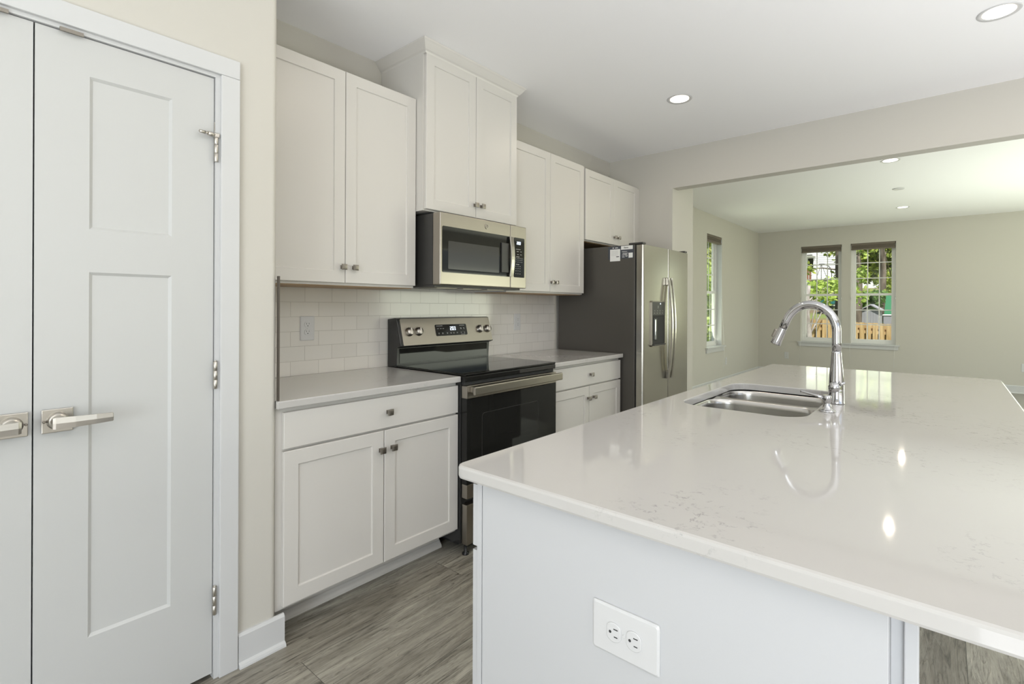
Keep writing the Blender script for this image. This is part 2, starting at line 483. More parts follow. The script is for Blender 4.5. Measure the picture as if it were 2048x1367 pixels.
# living room left wall with window, far wall with windows
def wall_with_holes(name, axis, pos, th, a0, a1, z1, holes):
    w = MB()
    def bx(p0, p1, q0, q1):
        if p1 - p0 < 1e-4 or q1 - q0 < 1e-4: return
        if axis == 'y': w.box(p0, p1, pos, pos + th, q0, q1)
        else: w.box(pos, pos + th, p0, p1, q0, q1)
    cur = a0
    for h0, h1, z0, zt in sorted(holes):
        bx(cur, h0, 0, z1); bx(h0, h1, 0, z0); bx(h0, h1, zt, z1); cur = h1
    bx(cur, a1, 0, z1)
    return struct(w.build(name, 'wall'))
WIN_L = (7.76, 8.44, .645, 2.415)
WIN_A = (1.44, 2.09, .645, 2.405)
WIN_B = (.655, 1.305, .645, 2.405)
WIN_C = (-1.95, -1.02, .645, 2.405)
wall_with_holes('wall_living_left', 'y', LW, .17, PIERX, FX + .17, LCEIL + .05, [WIN_L])
wall_with_holes('wall_far', 'x', FX, .17, RY, LW, LCEIL + .05, [WIN_A, WIN_B, WIN_C])
wall_with_holes('wall_right', 'y', RY - .17, .17, BX, FX + .17, LCEIL + .05, [(-1.2, 2.0, .6, 2.35), (5.7, 9.1, .55, 2.38)])
wall_with_holes('wall_back', 'x', BX - .17, .17, RY, WALL + .18, CEIL, [(-2.7, -.1, 0, 2.2)])

# roof over the rooms so that no sun falls in from above
struct(box(BX - .5, FX + .3, RY - .3, LW + .3, LCEIL + .2, LCEIL + .3).build('ceiling_roof_deck', 'roof'))

# baseboards
def baseboard(name, pts, out, h=.117, t=.014):
    """pts: two ends of the wall line; out: unit vector into the room"""
    a, b = Vector((*pts[0], 0)), Vector((*pts[1], 0)); o = Vector((*out, 0))
    w = MB()
    prof = [(0, 0), (t + .014, 0), (t + .013, .006), (t + .009, .013), (t, .018), (t, h - .01), (t * .55, h), (0, h)]
    w.loops([[p + o * q[0] + Vector((0, 0, q[1])) for q in prof] for p in (a, b)], smooth=False)
    return struct(w.build(name, 'trim'))
baseboard('baseboard_pantry', ((.7135, PW), (.874, PW)), (0, -1))
baseboard('baseboard_pantry_left', ((BX, PW), (DX0 - .09, PW)), (0, -1))
baseboard('baseboard_living_left', ((PIERX, LW), (FX, LW)), (0, -1))
baseboard('baseboard_far', ((FX, RY), (FX, LW)), (-1, 0))

# ------------------------------------------------------------------ pantry doors
CF0 = PW - .017
t = MB()
t.box(DX0 - .069, DX0 - .005, CF0, PW, 0, 2.0545, .0025)
t.box(DX1 + .005, .7115, CF0, PW, 0, 2.0545, .0025)
t.box(DX0 - .069, .7115, CF0, PW, 2.055, 2.118, .0025)
struct(t.build('trim_1', 'trim'), 'white flat casing around the pantry double doors')
JX0, JX1 = -.2545, .6385
t = MB()
t.box(JX1, DX1 + .016, PW - .004, PW + .10, 0, 2.0434)
t.box(DX0 - .016, JX0, PW - .004, PW + .10, 0, 2.0434)
t.box(DX0 - .016, DX1 + .016, PW - .004, PW + .10, 2.0435, 2.066)
t.box(JX0 + .0005, JX1 - .0005, PW + .052, PW + .09, 1.99, 2.043)
tj = struct(t.build('trim_2', 'trim'))
for x0, x1 in ((.245, .296), (.083, .145)):
    box(x0, x1, PW - .011, PW - .0042, 2.0365, 2.0465).build('strike_plate', 'knob', tj)

def panel_loops(mbd, mp, a0, a1, b0, b1, holes, th, bev=.0025, slope=.008, rec=.007):
    """door slab with rectangular recessed panels; mp(a,b,d); holes sorted bottom to top, same a-range"""
    # outer skin as a grid so that recesses join without gaps
    A = [a0, holes[0][0], holes[0][1], a1]
    B = [b0] + [z for h in holes for z in h[2:]] + [b1]
    hz = [(h[2], h[3]) for h in holes]
    vs = []; fs = []
    def q(p): vs.append(mp(*p)); return len(vs) - 1
    for j in range(len(B) - 1):
        for i in range(3):
            if i == 1 and (B[j], B[j + 1]) in hz:
                x0, x1, z0, z1 = A[1], A[2], B[j], B[j + 1]
                r0 = [q(p) for p in ((x0, z0, 0), (x1, z0, 0), (x1, z1, 0), (x0, z1, 0))]
                s_ = slope
                r1 = [q(p) for p in ((x0 + s_, z0 + s_, rec), (x1 - s_, z0 + s_, rec), (x1 - s_, z1 - s_, rec), (x0 + s_, z1 - s_, rec))]
                for k in range(4): fs.append((r0[k], r0[(k + 1) % 4], r1[(k + 1) % 4], r1[k]))
                fs.append(tuple(r1))
            else:
                fs.append(tuple(q(p) for p in ((A[i], B[j], 0), (A[i + 1], B[j], 0), (A[i + 1], B[j + 1], 0), (A[i], B[j + 1], 0))))
    # edges and back
    e = [(a0, b0), (a1, b0), (a1, b1), (a0, b1)]
    f0 = [q((a, b, 0)) for a, b in e]; f1 = [q((a, b, th)) for a, b in e]
    for k in range(4): fs.append((f0[k], f0[(k + 1) % 4], f1[(k + 1) % 4], f1[k]))
    fs.append(tuple(f1))
    mbd.add(vs, fs)

def lever(parent, cx, cz, yf, sgn, name='lever_handle'):
    """square rose with a flat lever; sgn +1: lever points to +x"""
    h = MB()
    h.box(cx - .033, cx + .033, yf - .009, yf - .0004, cz - .0325, cz + .0325, .0018)
    ho = h.build(name, 'nickel', parent)
    ne = MB()
    ne.lathe([(.024, -.0088), (.024, -.013), (.0215, -.015), (.0215, -.019), (.018, -.021), (.014, -.024), (.014, -.052)], (cx, yf, cz), (0, 1, 0), 28)
    ne.build('neck', 'nickel', ho)
    l = MB()
    xs = [cx - sgn * .016, cx - sgn * .01, cx + sgn * .03, cx + sgn * .075, cx + sgn * .112, cx + sgn * .1135]
    ys = [yf - .052, yf - .054, yf - .058, yf - .058, yf - .055, yf - .054]
    hs = [.0145, .016, .015, .0135, .012, .0105]
    lo = []
    for x, y, hh in zip(xs, ys, hs):
        lo.append([(x, y - .0065, cz - hh), (x, y - .0082, cz), (x, y - .0065, cz + hh), (x, y + .004, cz + hh * .94), (x, y + .006, cz + hh * .7), (x, y + .006, cz - hh * .7), (x, y + .004, cz - hh * .94)])
    l.loops(lo, smooth=False)
    l.build('lever', 'nickel', ho)
    p = MB().lathe([(.0035, -.0088), (.0035, -.016), (.002, -.018)], (cx - sgn * .0285, yf, cz), (0, 1, 0), 12)
    p.build('lock_pin', 'knob', ho)
    return ho

DY = 1.9165
def pantry_door(name, x0, x1, panel, label):
    d = MB()
    panel_loops(d, lambda a, b, dd: (a, DY + dd, b), x0, x1, .018, 2.0405, [(panel[0], panel[1], .300, 1.364), (panel[0], panel[1], 1.489, 1.933)], .035)
    return struct(d.build(name, 'door'), label)
d1 = pantry_door('door_1', -.2525, .1934, (-.129, .073), 'left leaf of the white pantry double doors, lever at its right edge')
d2 = pantry_door('door_2', .1968, .6360, (.312, .516), 'right leaf of the white pantry double doors, hinged beside the casing')
lever(d1, .1525, .9455, DY, -1)
lever(d2, .2445, .9455, DY, 1)
def hinge(par, x, z0, z1):
    k = MB()
    n = 3; hh = (z1 - z0) / n
    for i in range(n):
        k.lathe([(.0064, z0 + i * hh + .0002), (.0068, z0 + i * hh + .0005), (.0068, z0 + (i + 1) * hh - .0005), (.0064, z0 + (i + 1) * hh - .0002)], (x, DY - .009, 0), (0, 0, 1), 14)
    k.lathe([(.003, z1), (.006, z1 + .001), (.004, z1 + .004)], (x, DY - .009, 0), (0, 0, 1), 12)
    k.box(x - .003, x + .007, DY - .003, DY - .001, z0, z1)
    return k.build('hinge', 'nickel', par)
hinge(d2, .6405, .219, .314)
hinge(d2, .6405, .986, 1.078)
h = hinge(d2, .6405, 1.756, 1.845)
k = MB()
k.box(.633, .648, DY - .018, DY - .003, 1.838, 1.852, .002)
k.tube([(.636, DY - .014, 1.845), (.625, DY - .016, 1.845), (.612, DY - .018, 1.845)], [.0035, .0075, .0075], 12)
k.tube([(.612, DY - .018, 1.845), (.604, DY - .0195, 1.845)], [.004, .004], 10)
k.tube([(.604, DY - .0195, 1.845), (.586, DY - .0225, 1.845)], [.0058, .0052], 10)
k.build('hinge_pin_door_stop', 'nickel', h)
k = MB().box(.6362, .6465, DY - .004, DY - .0022, 1.852, 1.892).build('hinge_leaf', 'nickel', h)
for x in (-.2585,):
    for z in (.22, .99, 1.80): hinge(d1, x, z, z + .09)

# ------------------------------------------------------------------ cabinets
def shaker(name, mp, a0, a1, b0, b1, m, parent, th=.019, stile=.056, rec=.007, slope=.004, flat=False):
    d = MB()
    e = .0018
    def loop(i, dd): return [mp(*p, dd) for p in ((a0 + i, b0 + i), (a1 - i, b0 + i), (a1 - i, b1 - i), (a0 + i, b1 - i))]
    if flat:
        d.loops([loop(0, th), loop(0, e), loop(e, 0)], smooth=False)
    else:
        d.loops([loop(0, th), loop(0, e), loop(e, 0), loop(stile, 0), loop(stile + slope * .3, rec * .75), loop(stile + slope, rec)], smooth=False)
    return d.build(name, m, parent)
def knob(mp, a, b, parent, m='knob'):
    """square pewter knob; mp(a,b,d) with d negative in front"""
    k = MB()
    def sq(h, d): return [mp(a - h, b - h, d), mp(a + h, b - h, d), mp(a + h, b + h, d), mp(a - h, b + h, d)]
    k.loops([sq(.0085, -.0002), sq(.0085, -.003), sq(.006, -.004), sq(.0055, -.016), sq(.0115, -.0185), sq(.0135, -.020), sq(.0135, -.0245), sq(.0125, -.0262), sq(.0095, -.0268), sq(.0085, -.0285), sq(.003, -.029)], smooth=False)
    return k.build('knob', m, parent)
def face(y): return lambda a, b, d: (a, y + d, b)

BF = 1.912           # door faces of the base units
def base_cabinet(label, x0, x1, dx, split, zt, kn, group=None):
    t = thing('base_cabinet', label, 'cabinet', ((x0 + x1) / 2, 2.23, 0))
    c = MB()
    c.box(x0, x1, BF + .0205, TILE - .003, .118, .884)
    c.box(x0, x1, 2.058, TILE - .003, .0005, .118)
    c.build('carcass', 'cab', t)
    s = MB()
    prof = [(0, 0.0005), (.019, 0.0005), (.018, .012), (.012, .020), (.006, .026), (.003, .034), (0, .036)]
    s.loops([[(x, 2.0578 - q[0], q[1]) for q in prof] for x in (x0, x1 + .002)], smooth=False)
    s.build('toe_moulding', 'cab', t)
    dr = shaker('drawer', face(BF), dx[0], dx[1], .7275, zt, 'cab', t, flat=True)
    knob(face(BF), kn[0], .798, dr)
    a = shaker('door', face(BF), dx[0], split - .002, .133, .7175, 'cab', t)
    knob(face(BF), kn[1], .6355, a)
    b = shaker('door', face(BF), split + .002, dx[1], .133, .7175, 'cab', t)
    knob(face(BF), kn[2], .637, b)
    return t
base_cabinet('white shaker base cabinet between the pantry wall and the range, one wide drawer', PX + .003, 1.7575, (.8745, 1.7565), 1.3165, .8655, (1.335, 1.297, 1.357))
base_cabinet('white shaker base cabinet between the range and the refrigerator', 2.5285, 3.428, (2.5485, 3.425), 2.987, .866, (3.0, 2.968, 3.04))

# perimeter worktops
w = MB().prism([(.842, 1.892), (1.7575, 1.892), (1.7575, TILE - .001), (PX + .001, TILE - .001), (PX + .001, PW - .002), (.842, PW - .002)], lambda p, a: (p[0], p[1], a), .8845, .914, .004)
tag(w.build('countertop', 'quartz'), 'white quartz worktop left of the range, ending at the pantry wall', 'countertop')
w = MB().box(2.5275, 3.433, 1.892, TILE - .001, .8845, .914, .005)
tag(w.build('countertop', 'quartz'), 'short white quartz worktop between the range and the refrigerator', 'countertop')
# tile
w = MB().box(PX + .001, 3.424, TILE, WALL - .0003, .9145, 1.47)
tag(w.build('tile_backsplash', 'tile'), 'glossy off-white subway tile backsplash behind the range and worktops', 'backsplash')
struct(box(PX + .0005, PX + .0062, PW - .008, PW + .004, .9145, 1.379).build('trim_3', 'trimdark'), 'dark metal tile edge strip at the pantry corner')

# wall cabinets
UF = 2.2145
def wall_cabinet(label, x0, x1, z0, z1, dz, split, doors, yf, kz, kd, under=True, stile=.056):
    t = thing('wall_cabinet', label, 'cabinet', ((x0 + x1) / 2, 2.38, z0))
    c = MB()
    c.box(x0, x1, yf + .0205, TILE + (.006 if z0 > 1.5 else -.002), z0, z1)
    c.build('carcass', 'cab', t)
    if under: box(x0 + .002, x1 - .002, yf + .034, TILE - .003, z0 - .004, z0 - .0002).build('underside', 'wood', t, 'bare birch underside')
    a = shaker('door', face(yf), doors[0], split - .0015, dz[0], dz[1], 'cab', t, stile=stile)
    knob(face(yf), split - kd[0], kz, a)
    b = shaker('door', face(yf), split + .0015, doors[1], dz[0], dz[1], 'cab', t, stile=stile)
    knob(face(yf), split + kd[1], kz, b)
    return t
wall_cabinet('white two-door wall cabinet beside the pantry wall, above the tile', PX + .004, 1.7185, 1.368, 2.392, (1.3795, 2.393), 1.302, (.862, 1.7185), UF, 1.4545, (.017, .044))
wall_cabinet('white two-door wall cabinet right of the microwave', 2.4755, 3.376, 1.366, 2.388, (1.377, 2.388), 2.931, (2.48, 3.374), UF, 1.448, (-.012, .062))
fc = wall_cabinet('short white two-door wall cabinet above the refrigerator', 3.394, 4.277, 1.800, 2.376, (1.808, 2.377), 3.845, (3.396, 4.275), UF, 1.873, (-.003, .066))
box(4.278, HX - .001, UF + .012, UF + .03, 1.806, 2.376).build('filler_strip', 'cab', fc)
MF = 2.14
mc = wall_cabinet('tall white wall cabinet over the microwave, crown moulding touching the ceiling', 1.7225, 2.4725, 1.785, 2.66, (1.793, 2.632), 2.102, (1.729, 2.469), MF, 1.866, (.012, .044), False)
cr = MB()
prof = [(0, 2.625), (.004, 2.634), (.012, 2.640), (.020, 2.650), (.034, 2.670), (.040, 2.677), (.042, 2.684), (0, 2.684)]
lo = []
for (px, py, ox, oy) in ((1.7225, WALL - .002, -1, 0), (1.7225, MF, -1, -1), (2.4725, MF, 1, -1), (2.4725, WALL - .002, 1, 0)):
    lo.append([(px + ox * q[0], py + oy * q[0], q[1]) for q in prof])
cr.loops(lo, smooth=False)
cr.build('crown_moulding', 'cab', mc)

# ------------------------------------------------------------------ digits
SEG = {'0': 'abcdef', '1': 'bc', '2': 'abged', '3': 'abgcd', '4': 'fgbc', '5': 'afgcd', '8': 'abcdefg'}
def digits(mb, mp, text, a, b, h, w, gap, d0, th):
    """seven-segment digits standing proud of a panel; mp(a,b,d)"""
    t = h * .15
    def bar(p0, p1, q0, q1):
        vs = [mp(x, z, d) for d in (d0, d0 - th) for x, z in ((p0, q0), (p1, q0), (p1, q1), (p0, q1))]
        mb.add(vs, [(0, 1, 2, 3), (4, 5, 6, 7), (0, 1, 5, 4), (1, 2, 6, 5), (2, 3, 7, 6), (3, 0, 4, 7)])
    for ch in text:
        if ch == ':':
            for z in (.3, .7): bar(a, a + t, b + h * z - t / 2, b + h * z + t / 2)
            a += t + gap; continue
        for s_ in SEG[ch]:
            {'a': lambda: bar(a, a + w, b + h - t, b + h), 'd': lambda: bar(a, a + w, b, b + t), 'g': lambda: bar(a, a + w, b + h / 2 - t / 2, b + h / 2 + t / 2),
             'f': lambda: bar(a, a + t, b + h / 2, b + h), 'e': lambda: bar(a, a + t, b, b + h / 2), 'b': lambda: bar(a + w - t, a + w, b + h / 2, b + h), 'c': lambda: bar(a + w - t, a + w, b, b + h / 2)}[s_]()
        a += w + gap
def dash(mb, mp, a0, a1, b0, b1, d0=0, th=.0004):
    vs = [mp(x, z, d) for d in (d0, d0 - th) for x, z in ((a0, b0), (a1, b0), (a1, b1), (a0, b1))]
    mb.add(vs, [(0, 1, 2, 3), (4, 5, 6, 7), (0, 1, 5, 4), (1, 2, 6, 5), (2, 3, 7, 6), (3, 0, 4, 7)])

# ------------------------------------------------------------------ range
RX0, RX1 = 1.7605, 2.5245
rg = thing('range', 'freestanding electric range with black glass cooktop and stainless control panel', 'stove', (2.1425, 2.2, 0))
b = MB()
b.box(RX0, RX1, 1.898, 2.52, .06, .884)
b.box(RX0 + .03, RX1 - .03, 1.95, 2.5, .03, .0595)
b.build('body', 'black', rg)
w = MB().box(RX0, RX1, 1.862, 2.44, .9145, .927, .004)
w.box(RX0, RX1, 1.8615, 1.93, .886, .9144, .005)
ck = w.build('cooktop', 'blackglass', rg)
# vent gap and stainless strip under the cooktop
box(RX0 + .008, RX1 - .008, 1.876, 1.8975, .868, .8845).build('vent_slot', 'shadow', rg)
od = MB()
od.box(RX0 + .004, RX1 - .004, 1.856, 1.8965, .365, .801, .002)
odo = od.build('oven_door', 'blackglass', rg)
box(RX0 + .004, RX1 - .004, 1.855, 1.896, .8015, .8665, .002).build('door_top_rail', 'steelx', odo)
box(RX0 + .006, RX1 - .006, 1.855, 1.896, .294, .3645, .003).build('door_bottom_rail', 'steelx', odo)
wf = MB()
ring_o = rrect(1.872, 2.345, .46, .715, .02); ring_i = rrect(1.8745, 2.3425, .4625, .7125, .0185)
wf.loops([[(p[0], 1.8559, p[1]) for p in ring_o], [(p[0], 1.8554, p[1]) for p in ring_o], [(p[0], 1.8554, p[1]) for p in ring_i], [(p[0], 1.8559, p[1]) for p in ring_i]], False, False, False)
wf.build('window_border', 'plastic', odo)
hd = MB()
hd.box(1.772, 2.520, 1.803, 1.822, .822, .866, .005)
for x in (1.785, 2.490): hd.box(x, x + .02, 1.8222, 1.8548, .832, .858, .002)
hd.build('handle', 'steelx', odo)
dw = MB().box(RX0 + .008, RX1 - .008, 1.858, 1.8975, .058, .262, .003)
dwo = dw.build('storage_drawer', 'steelx', rg)
for x in (RX0 + .03, RX1 - .03):
    for y in (1.89, 2.47):
        MB().lathe([(.018, .0005), (.018, .008), (.008, .012), (.008, .06 if y < 2 else .03)], (x, y, 0)).build('levelling_foot', 'black', rg)
# backguard
bg = MB()
sl = lambda p, a: (a, p[0], p[1])
bg.prism([(2.441, .9145), (2.441, 1.028), (2.400, 1.036), (2.444, 1.196), (2.462, 1.200), (2.528, 1.192), (2.528, .9145)], sl, RX0, RX1, .003)
bgo = bg.build('backguard', 'black', rg)
lowp = MB().box(RX0 + .02, RX1 - .02, 2.4385, 2.4405, .935, 1.022, .0006)
lowp.build('lower_trim', 'blackglass', bgo)
# tilted stainless panel: coordinate along slope
P0 = Vector((0, 2.3995, 1.037)); P1 = Vector((0, 2.4430, 1.195)); dirv = (P1 - P0).normalized(); nrm = Vector((0, -dirv.z, dirv.y))
zl = (P1 - P0).length
def tilt(a, b_, d):
    """b: real height z along the panel; d negative in front"""
    q = P0 + dirv * ((b_ - P0.z) / dirv.z) - nrm * d
    return (a, q.y, q.z)
pn = MB()
po = rrect(RX0 + .018, RX1 - .006, 1.040, 1.1935, .006, 3)
pn.loops([[tilt(*p, .0005) for p in po], [tilt(*p, -.003) for p in po], [tilt(p[0] * .998 + .0043, p[1], -.004) for p in po]], True, True, False)
pno = pn.build('control_panel', 'steelx', bgo)
ds = MB()
po = rrect(2.030, 2.293, 1.084, 1.154, .008, 4)
ds.loops([[tilt(*p, -.0038) for p in po], [tilt(*p, -.0055) for p in po]], True, True, False)
dso = ds.build('display', 'blackglass', pno)
dg = MB()
digits(dg, tilt, '2', 2.150, 1.117, .022, .0125, .004, -.0056, .0006)
digits(dg, tilt, '03', 2.167, 1.117, .022, .0125, .004, -.0056, .0006)
dg.build('clock_digits', 'led', dso)
ky = MB()
for a in (2.045, 2.068, 2.088): dash(ky, tilt, a, a + .012, 1.1275, 1.1295, -.0056)
for a in (2.237, 2.262):
    dash(ky, tilt, a, a + .010, 1.1275, 1.130, -.0056); dash(ky, tilt, a + .003, a + .010, 1.122, 1.1245, -.0056)
dash(ky, tilt, 2.040, 2.090, 1.1445, 1.1465, -.0056); dash(ky, tilt, 2.232, 2.275, 1.1445, 1.1465, -.0056)
for a in (2.048, 2.078, 2.116, 2.147, 2.170, 2.200, 2.234, 2.262):
    dash(ky, tilt, a, a + .011, 1.1005, 1.1025, -.0056); dash(ky, tilt, a + .002, a + .009, 1.096, 1.0975, -.0056)
dash(ky, tilt, 2.236, 2.270, 1.0885, 1.090, -.0056)
ky.build('key_print', 'graykey', dso)
for a in (1.832, 1.900, 2.412, 2.484):
    k = MB()
    c = Vector(tilt(a, 1.117, -.004))
    k.lathe([(.0265, 0), (.0265, .004), (.0235, .006), (.0225, .020), (.0205, .0225), (.0, .0225)], c, nrm, 26)
    k.obox(c + nrm * .0235, (Vector((1, 0, 0)), dirv, nrm), (.010, .040, .013), .002)
    k.build('knob', 'nickel', pno, 'round burner knob')
mk = MB()
for a in (1.832, 1.900, 2.412, 2.484):
    for i in range(7):
        th = 0.5 + i * .36
        aa, bb = a + .036 * math.cos(th), 1.117 + .030 * math.sin(th)
        if aa < RX1 - .012: dash(mk, tilt, aa - .0012, aa + .0012, bb - .0012, bb + .0012, -.0040)
mk.build('dial_marks', 'plastic', pno)

# ------------------------------------------------------------------ microwave
MX0, MX1, MY = 1.751, 2.460, 2.051
mw = thing('microwave', 'stainless over-the-range microwave under the tall crowned cabinet', 'microwave', (2.1055, 2.3, 1.372))
b = MB().box(MX0 + .002, MX1 - .002, 2.112, TILE - .003, 1.386, 1.768, .002)
b.box(MX0 + .004, MX1 - .004, 2.1, 2.42, 1.374, 1.3858)
b.build('case', 'plastic', mw)
v = MB()
for i in range(3): v.box(1.83 + i * .2, 1.98 + i * .2, 2.17, 2.33, 1.3715, 1.3738)
v.build('grease_filter', 'steelx', mw)
box(MX0 + .02, MX0 + .032, 2.14, 2.14 + .003, 1.40, 1.75).build('side_slot', 'shadow', mw)
dx = 2.311
dr = MB().box(MX0, dx - .0012, MY, 2.1115, 1.384, 1.770, .005, 3)
dro = dr.build('door', 'steelx', mw)
gp = MB()
po = rrect(1.766, dx - .002, 1.4505, 1.697, .008, 4)
gp.loops([[(p[0], MY + .001, p[1]) for p in po], [(p[0], MY - .0022, p[1]) for p in po]], True, True, False)
gpo = gp.build('window', 'blackglass', dro)
iw = MB()
po = rrect(1.806, 2.205, 1.470, 1.620, .004, 3)
iw.loops([[(p[0], MY - .0021, p[1]) for p in po], [(p[0], MY - .0027, p[1]) for p in po]], True, True, False)
iw.build('mesh_screen', mat('dark_mesh_screen', (0.045, 0.043, 0.04), 0.12), gpo)
# handle: bowed flat stainless bar with dark grip recess behind
hb = MB()
lo = []
for i in range(13):
    z = 1.452 + (1.694 - 1.452) * i / 12
    s_ = math.sin(PI * i / 12)
    y = MY - .012 - .012 * s_
    lo.append([(2.289, y, z), (2.292, y - .006, z), (2.318, y - .006, z), (2.321, y, z), (2.318, y + .006, z), (2.292, y + .006, z)])
hb.loops(lo, smooth=False)
for z in (1.462, 1.684): hb.box(2.294, 2.316, MY - .014, MY - .0022, z - .008, z + .008, .002)
hbo = hb.build('handle', 'steelz', dro)
box(2.222, 2.286, MY - .010, MY - .0022, 1.474, 1.652, .002).build('grip_recess', 'plastic', hbo)
lg = MB()
lg.lathe([(.0145, -.0002), (.0145, .002), (.0130, .0026), (.0, .0026)], (2.101, MY, 1.733), (0, -1, 0), 30)
lgo = lg.build('emblem', 'knob', dro)
lr = MB()
lr.lathe([(.0145, .0026), (.0138, .0032), (.0128, .0032), (.0122, .0026)], (2.101, MY, 1.733), (0, -1, 0), 30, (False, False))
# interlaced script strokes inside the ring
def stroke(pts, r): lr.tube([(2.101 + a, MY - .003, 1.733 + c_) for a, c_ in pts], r, 6)
stroke([(-.001 + .005 * math.cos(t_), .001 + .006 * math.sin(t_)) for t_ in [.7 + .45 * i for i in range(11)]], .0007)
stroke([(.005 * math.cos(t_) + .003, .004 * math.sin(t_) - .002) for t_ in [1.2 + .45 * i for i in range(10)]], .0007)
for q in range(4): stroke([(.0095 * math.cos(q * PI / 2 + i * .2 + .5), .0095 * math.sin(q * PI / 2 + i * .2 + .5)) for i in range(5)], .0006)
lr.build('emblem_script', 'nickel', lgo)
cp = MB().box(dx + .0008, MX1, MY, 2.1115, 1.384, 1.770, .004, 3)
cpo = cp.build('control_side', 'steelx', mw)
kp = MB()
po = rrect(2.343, 2.440, 1.4505, 1.697, .006, 4)
kp.loops([[(p[0], MY + .001, p[1]) for p in po], [(p[0], MY - .0022, p[1]) for p in po]], True, True, False)
kpo = kp.build('keypad', 'blackglass', cpo)
fm = face(MY - .0023)
dg = MB()
digits(dg, fm, '2', 2.367, 1.655, .0175, .0095, .003, 0, .0005)
digits(dg, fm, '03', 2.380, 1.655, .0175, .0095, .003, 0, .0005)
dg.build('clock_digits', 'led', kpo)
ky = MB()
for z, cols in ((1.624, ((2.358, 2.402),)), (1.610, ((2.366, 2.384), (2.400, 2.414))), (1.592, ((2.370, 2.383), (2.398, 2.414))), (1.578, ((2.362, 2.392),)), (1.530, ((2.358, 2.390),))):
    for c0, c1 in cols: dash(ky, fm, c0, c1, z, z + .0022)
for z in (1.568, 1.557, 1.545, 1.518, 1.504, 1.489, 1.472):
    for x in (2.357, 2.376, 2.395, 2.412):
        if x > 2.41 and z < 1.53: continue
        dash(ky, fm, x, x + .005, z, z + .003)
ky.build('key_print', 'graykey', kpo)

# ------------------------------------------------------------------ refrigerator
FX0, FX1 = 3.447, 4.292
fr_ = thing('refrigerator', 'stainless side-by-side refrigerator with ice dispenser beside the wall pier', 'refrigerator', (3.87, 2.15, 0))
b = MB().box(FX0, FX1, 1.806, 2.515, .02, 1.742, .004)
b.box(FX0 + .02, FX1 - .02, 1.84, 2.45, .0005, .02)
cs = b.build('case', 'fridgeside', fr_)
box(FX0 + .012, FX1 - .012, 1.793, 1.8055, .03, 1.735).build('door_gasket', 'shadow', fr_)
FY = 1.735
def fdoor(x0, x1, hx0, hx1):
    """slightly bowed stainless door from a plan outline"""
    pl = []
    n = 10; r = .012
    for i in range(n + 1):
        x = x0 + r + (x1 - x0 - 2 * r) * i / n
        u = (x - (FX0 + FX1) / 2) / ((FX1 - FX0) / 2)
        pl.append((x, FY - .010 * (1 - u * u)))
    ye0, ye1 = pl[0][1], pl[-1][1]
    out = [(x0, 1.7925), (x0, ye0 + .014), (x0 + .004, ye0 + .004)] + pl + [(x1 - .004, ye1 + .004), (x1, ye1 + .014), (x1, 1.7925)]
    d = MB()
    d.loops([[(p[0], p[1], z) for p in out] for z in (.045, 1.737)], smooth=False)
    return d.build('door', 'steelz', fr_)
SPL = 3.868
fl = fdoor(FX0 + .003, SPL - .002, 0, 0)
frd = fdoor(SPL + .002, FX1 - .002, 0, 0)
def bow(x, w_, parent):
    h_ = MB(); lo = []
    z0, z1 = .70, 1.505
    for i in range(21):
        t_ = i / 20; z = z0 + (z1 - z0) * t_
        y = FY - .030 - .030 * math.sin(PI * t_)
        lo.append([(x - w_, y + .004, z), (x - w_ * .8, y - .008, z), (x, y - .011, z), (x + w_ * .8, y - .008, z), (x + w_, y + .004, z), (x, y + .008, z)])
    h_.loops(lo, smooth=False)
    for z in (z0 + .03, z1 - .03): h_.box(x - w_ * .9, x + w_ * .9, FY - .038, FY - .010, z - .03, z + .03, .003)
    return h_.build('handle', 'steelz', parent)
bow(3.826, .013, fl); bow(3.884, .013, frd)
# dispenser
dp = MB()
def ring(mb, xo, zo, mi, y0, y1):
    o_ = rrect(xo[0], xo[1], zo[0], zo[1], .015, 5); i_ = rrect(xo[0] + mi, xo[1] - mi, zo[0] + mi, zo[1] - mi, .012, 5)
    mb.loops([[(p[0], y0, p[1]) for p in o_], [(p[0], y1, p[1]) for p in o_], [(p[0], y1, p[1]) for p in i_], [(p[0], y0, p[1]) for p in i_]], False, False, False)
ring(dp, (3.560, 3.790), (.965, 1.318), .008, FY - .004, FY - .0165)
dpo = dp.build('dispenser', 'knob', fl, 'dark ice and water dispenser')
box(3.568, 3.782, FY - .0145, FY - .004, .973, 1.310).build('dispenser_cavity', 'shadow', dpo)
box(3.568, 3.782, FY - .0185, FY - .0146, 1.205, 1.310, .001).build('dispenser_panel', 'plastic', dpo)
box(3.585, 3.640, FY - .0225, FY - .0146, 1.02, 1.185, .004).build('paddle', 'plastic', dpo)
box(3.600, 3.616, FY - .0245, FY - .0226, 1.02, 1.175, .0008).build('paddle_edge', 'chrome', dpo)
box(3.568, 3.782, FY - .030, FY - .0146, .974, .985, .003).build('drip_tray', 'plastic', dpo)
ky = MB(); fm = face(FY - .0186)
for i in range(4):
    dash(ky, fm, 3.590 + i * .047, 3.605 + i * .047, 1.222, 1.225); dash(ky, fm, 3.595 + i * .047, 3.607 + i * .047, 1.24, 1.243)
digits(ky, fm, '3', 3.655, 1.262, .018, .010, .004, 0, .0004)
ky.build('key_print', 'graykey', dpo)
dt = MB().lathe([(.006, 0), (.006, .002), (0, .0025)], (3.70, FY - .0186, 1.296), (0, -1, 0), 14)
dt.build('dispenser_lamp', 'led', dpo)
hc = MB()
hc.box(FX0 + .004, FX0 + .055, 1.742, 1.86, 1.7425, 1.757, .003)
hc.build('hinge_cover', 'plastic', fr_)
hc = MB().box(FX1 - .055, FX1 - .004, 1.742, 1.86, 1.7425, 1.757, .003)
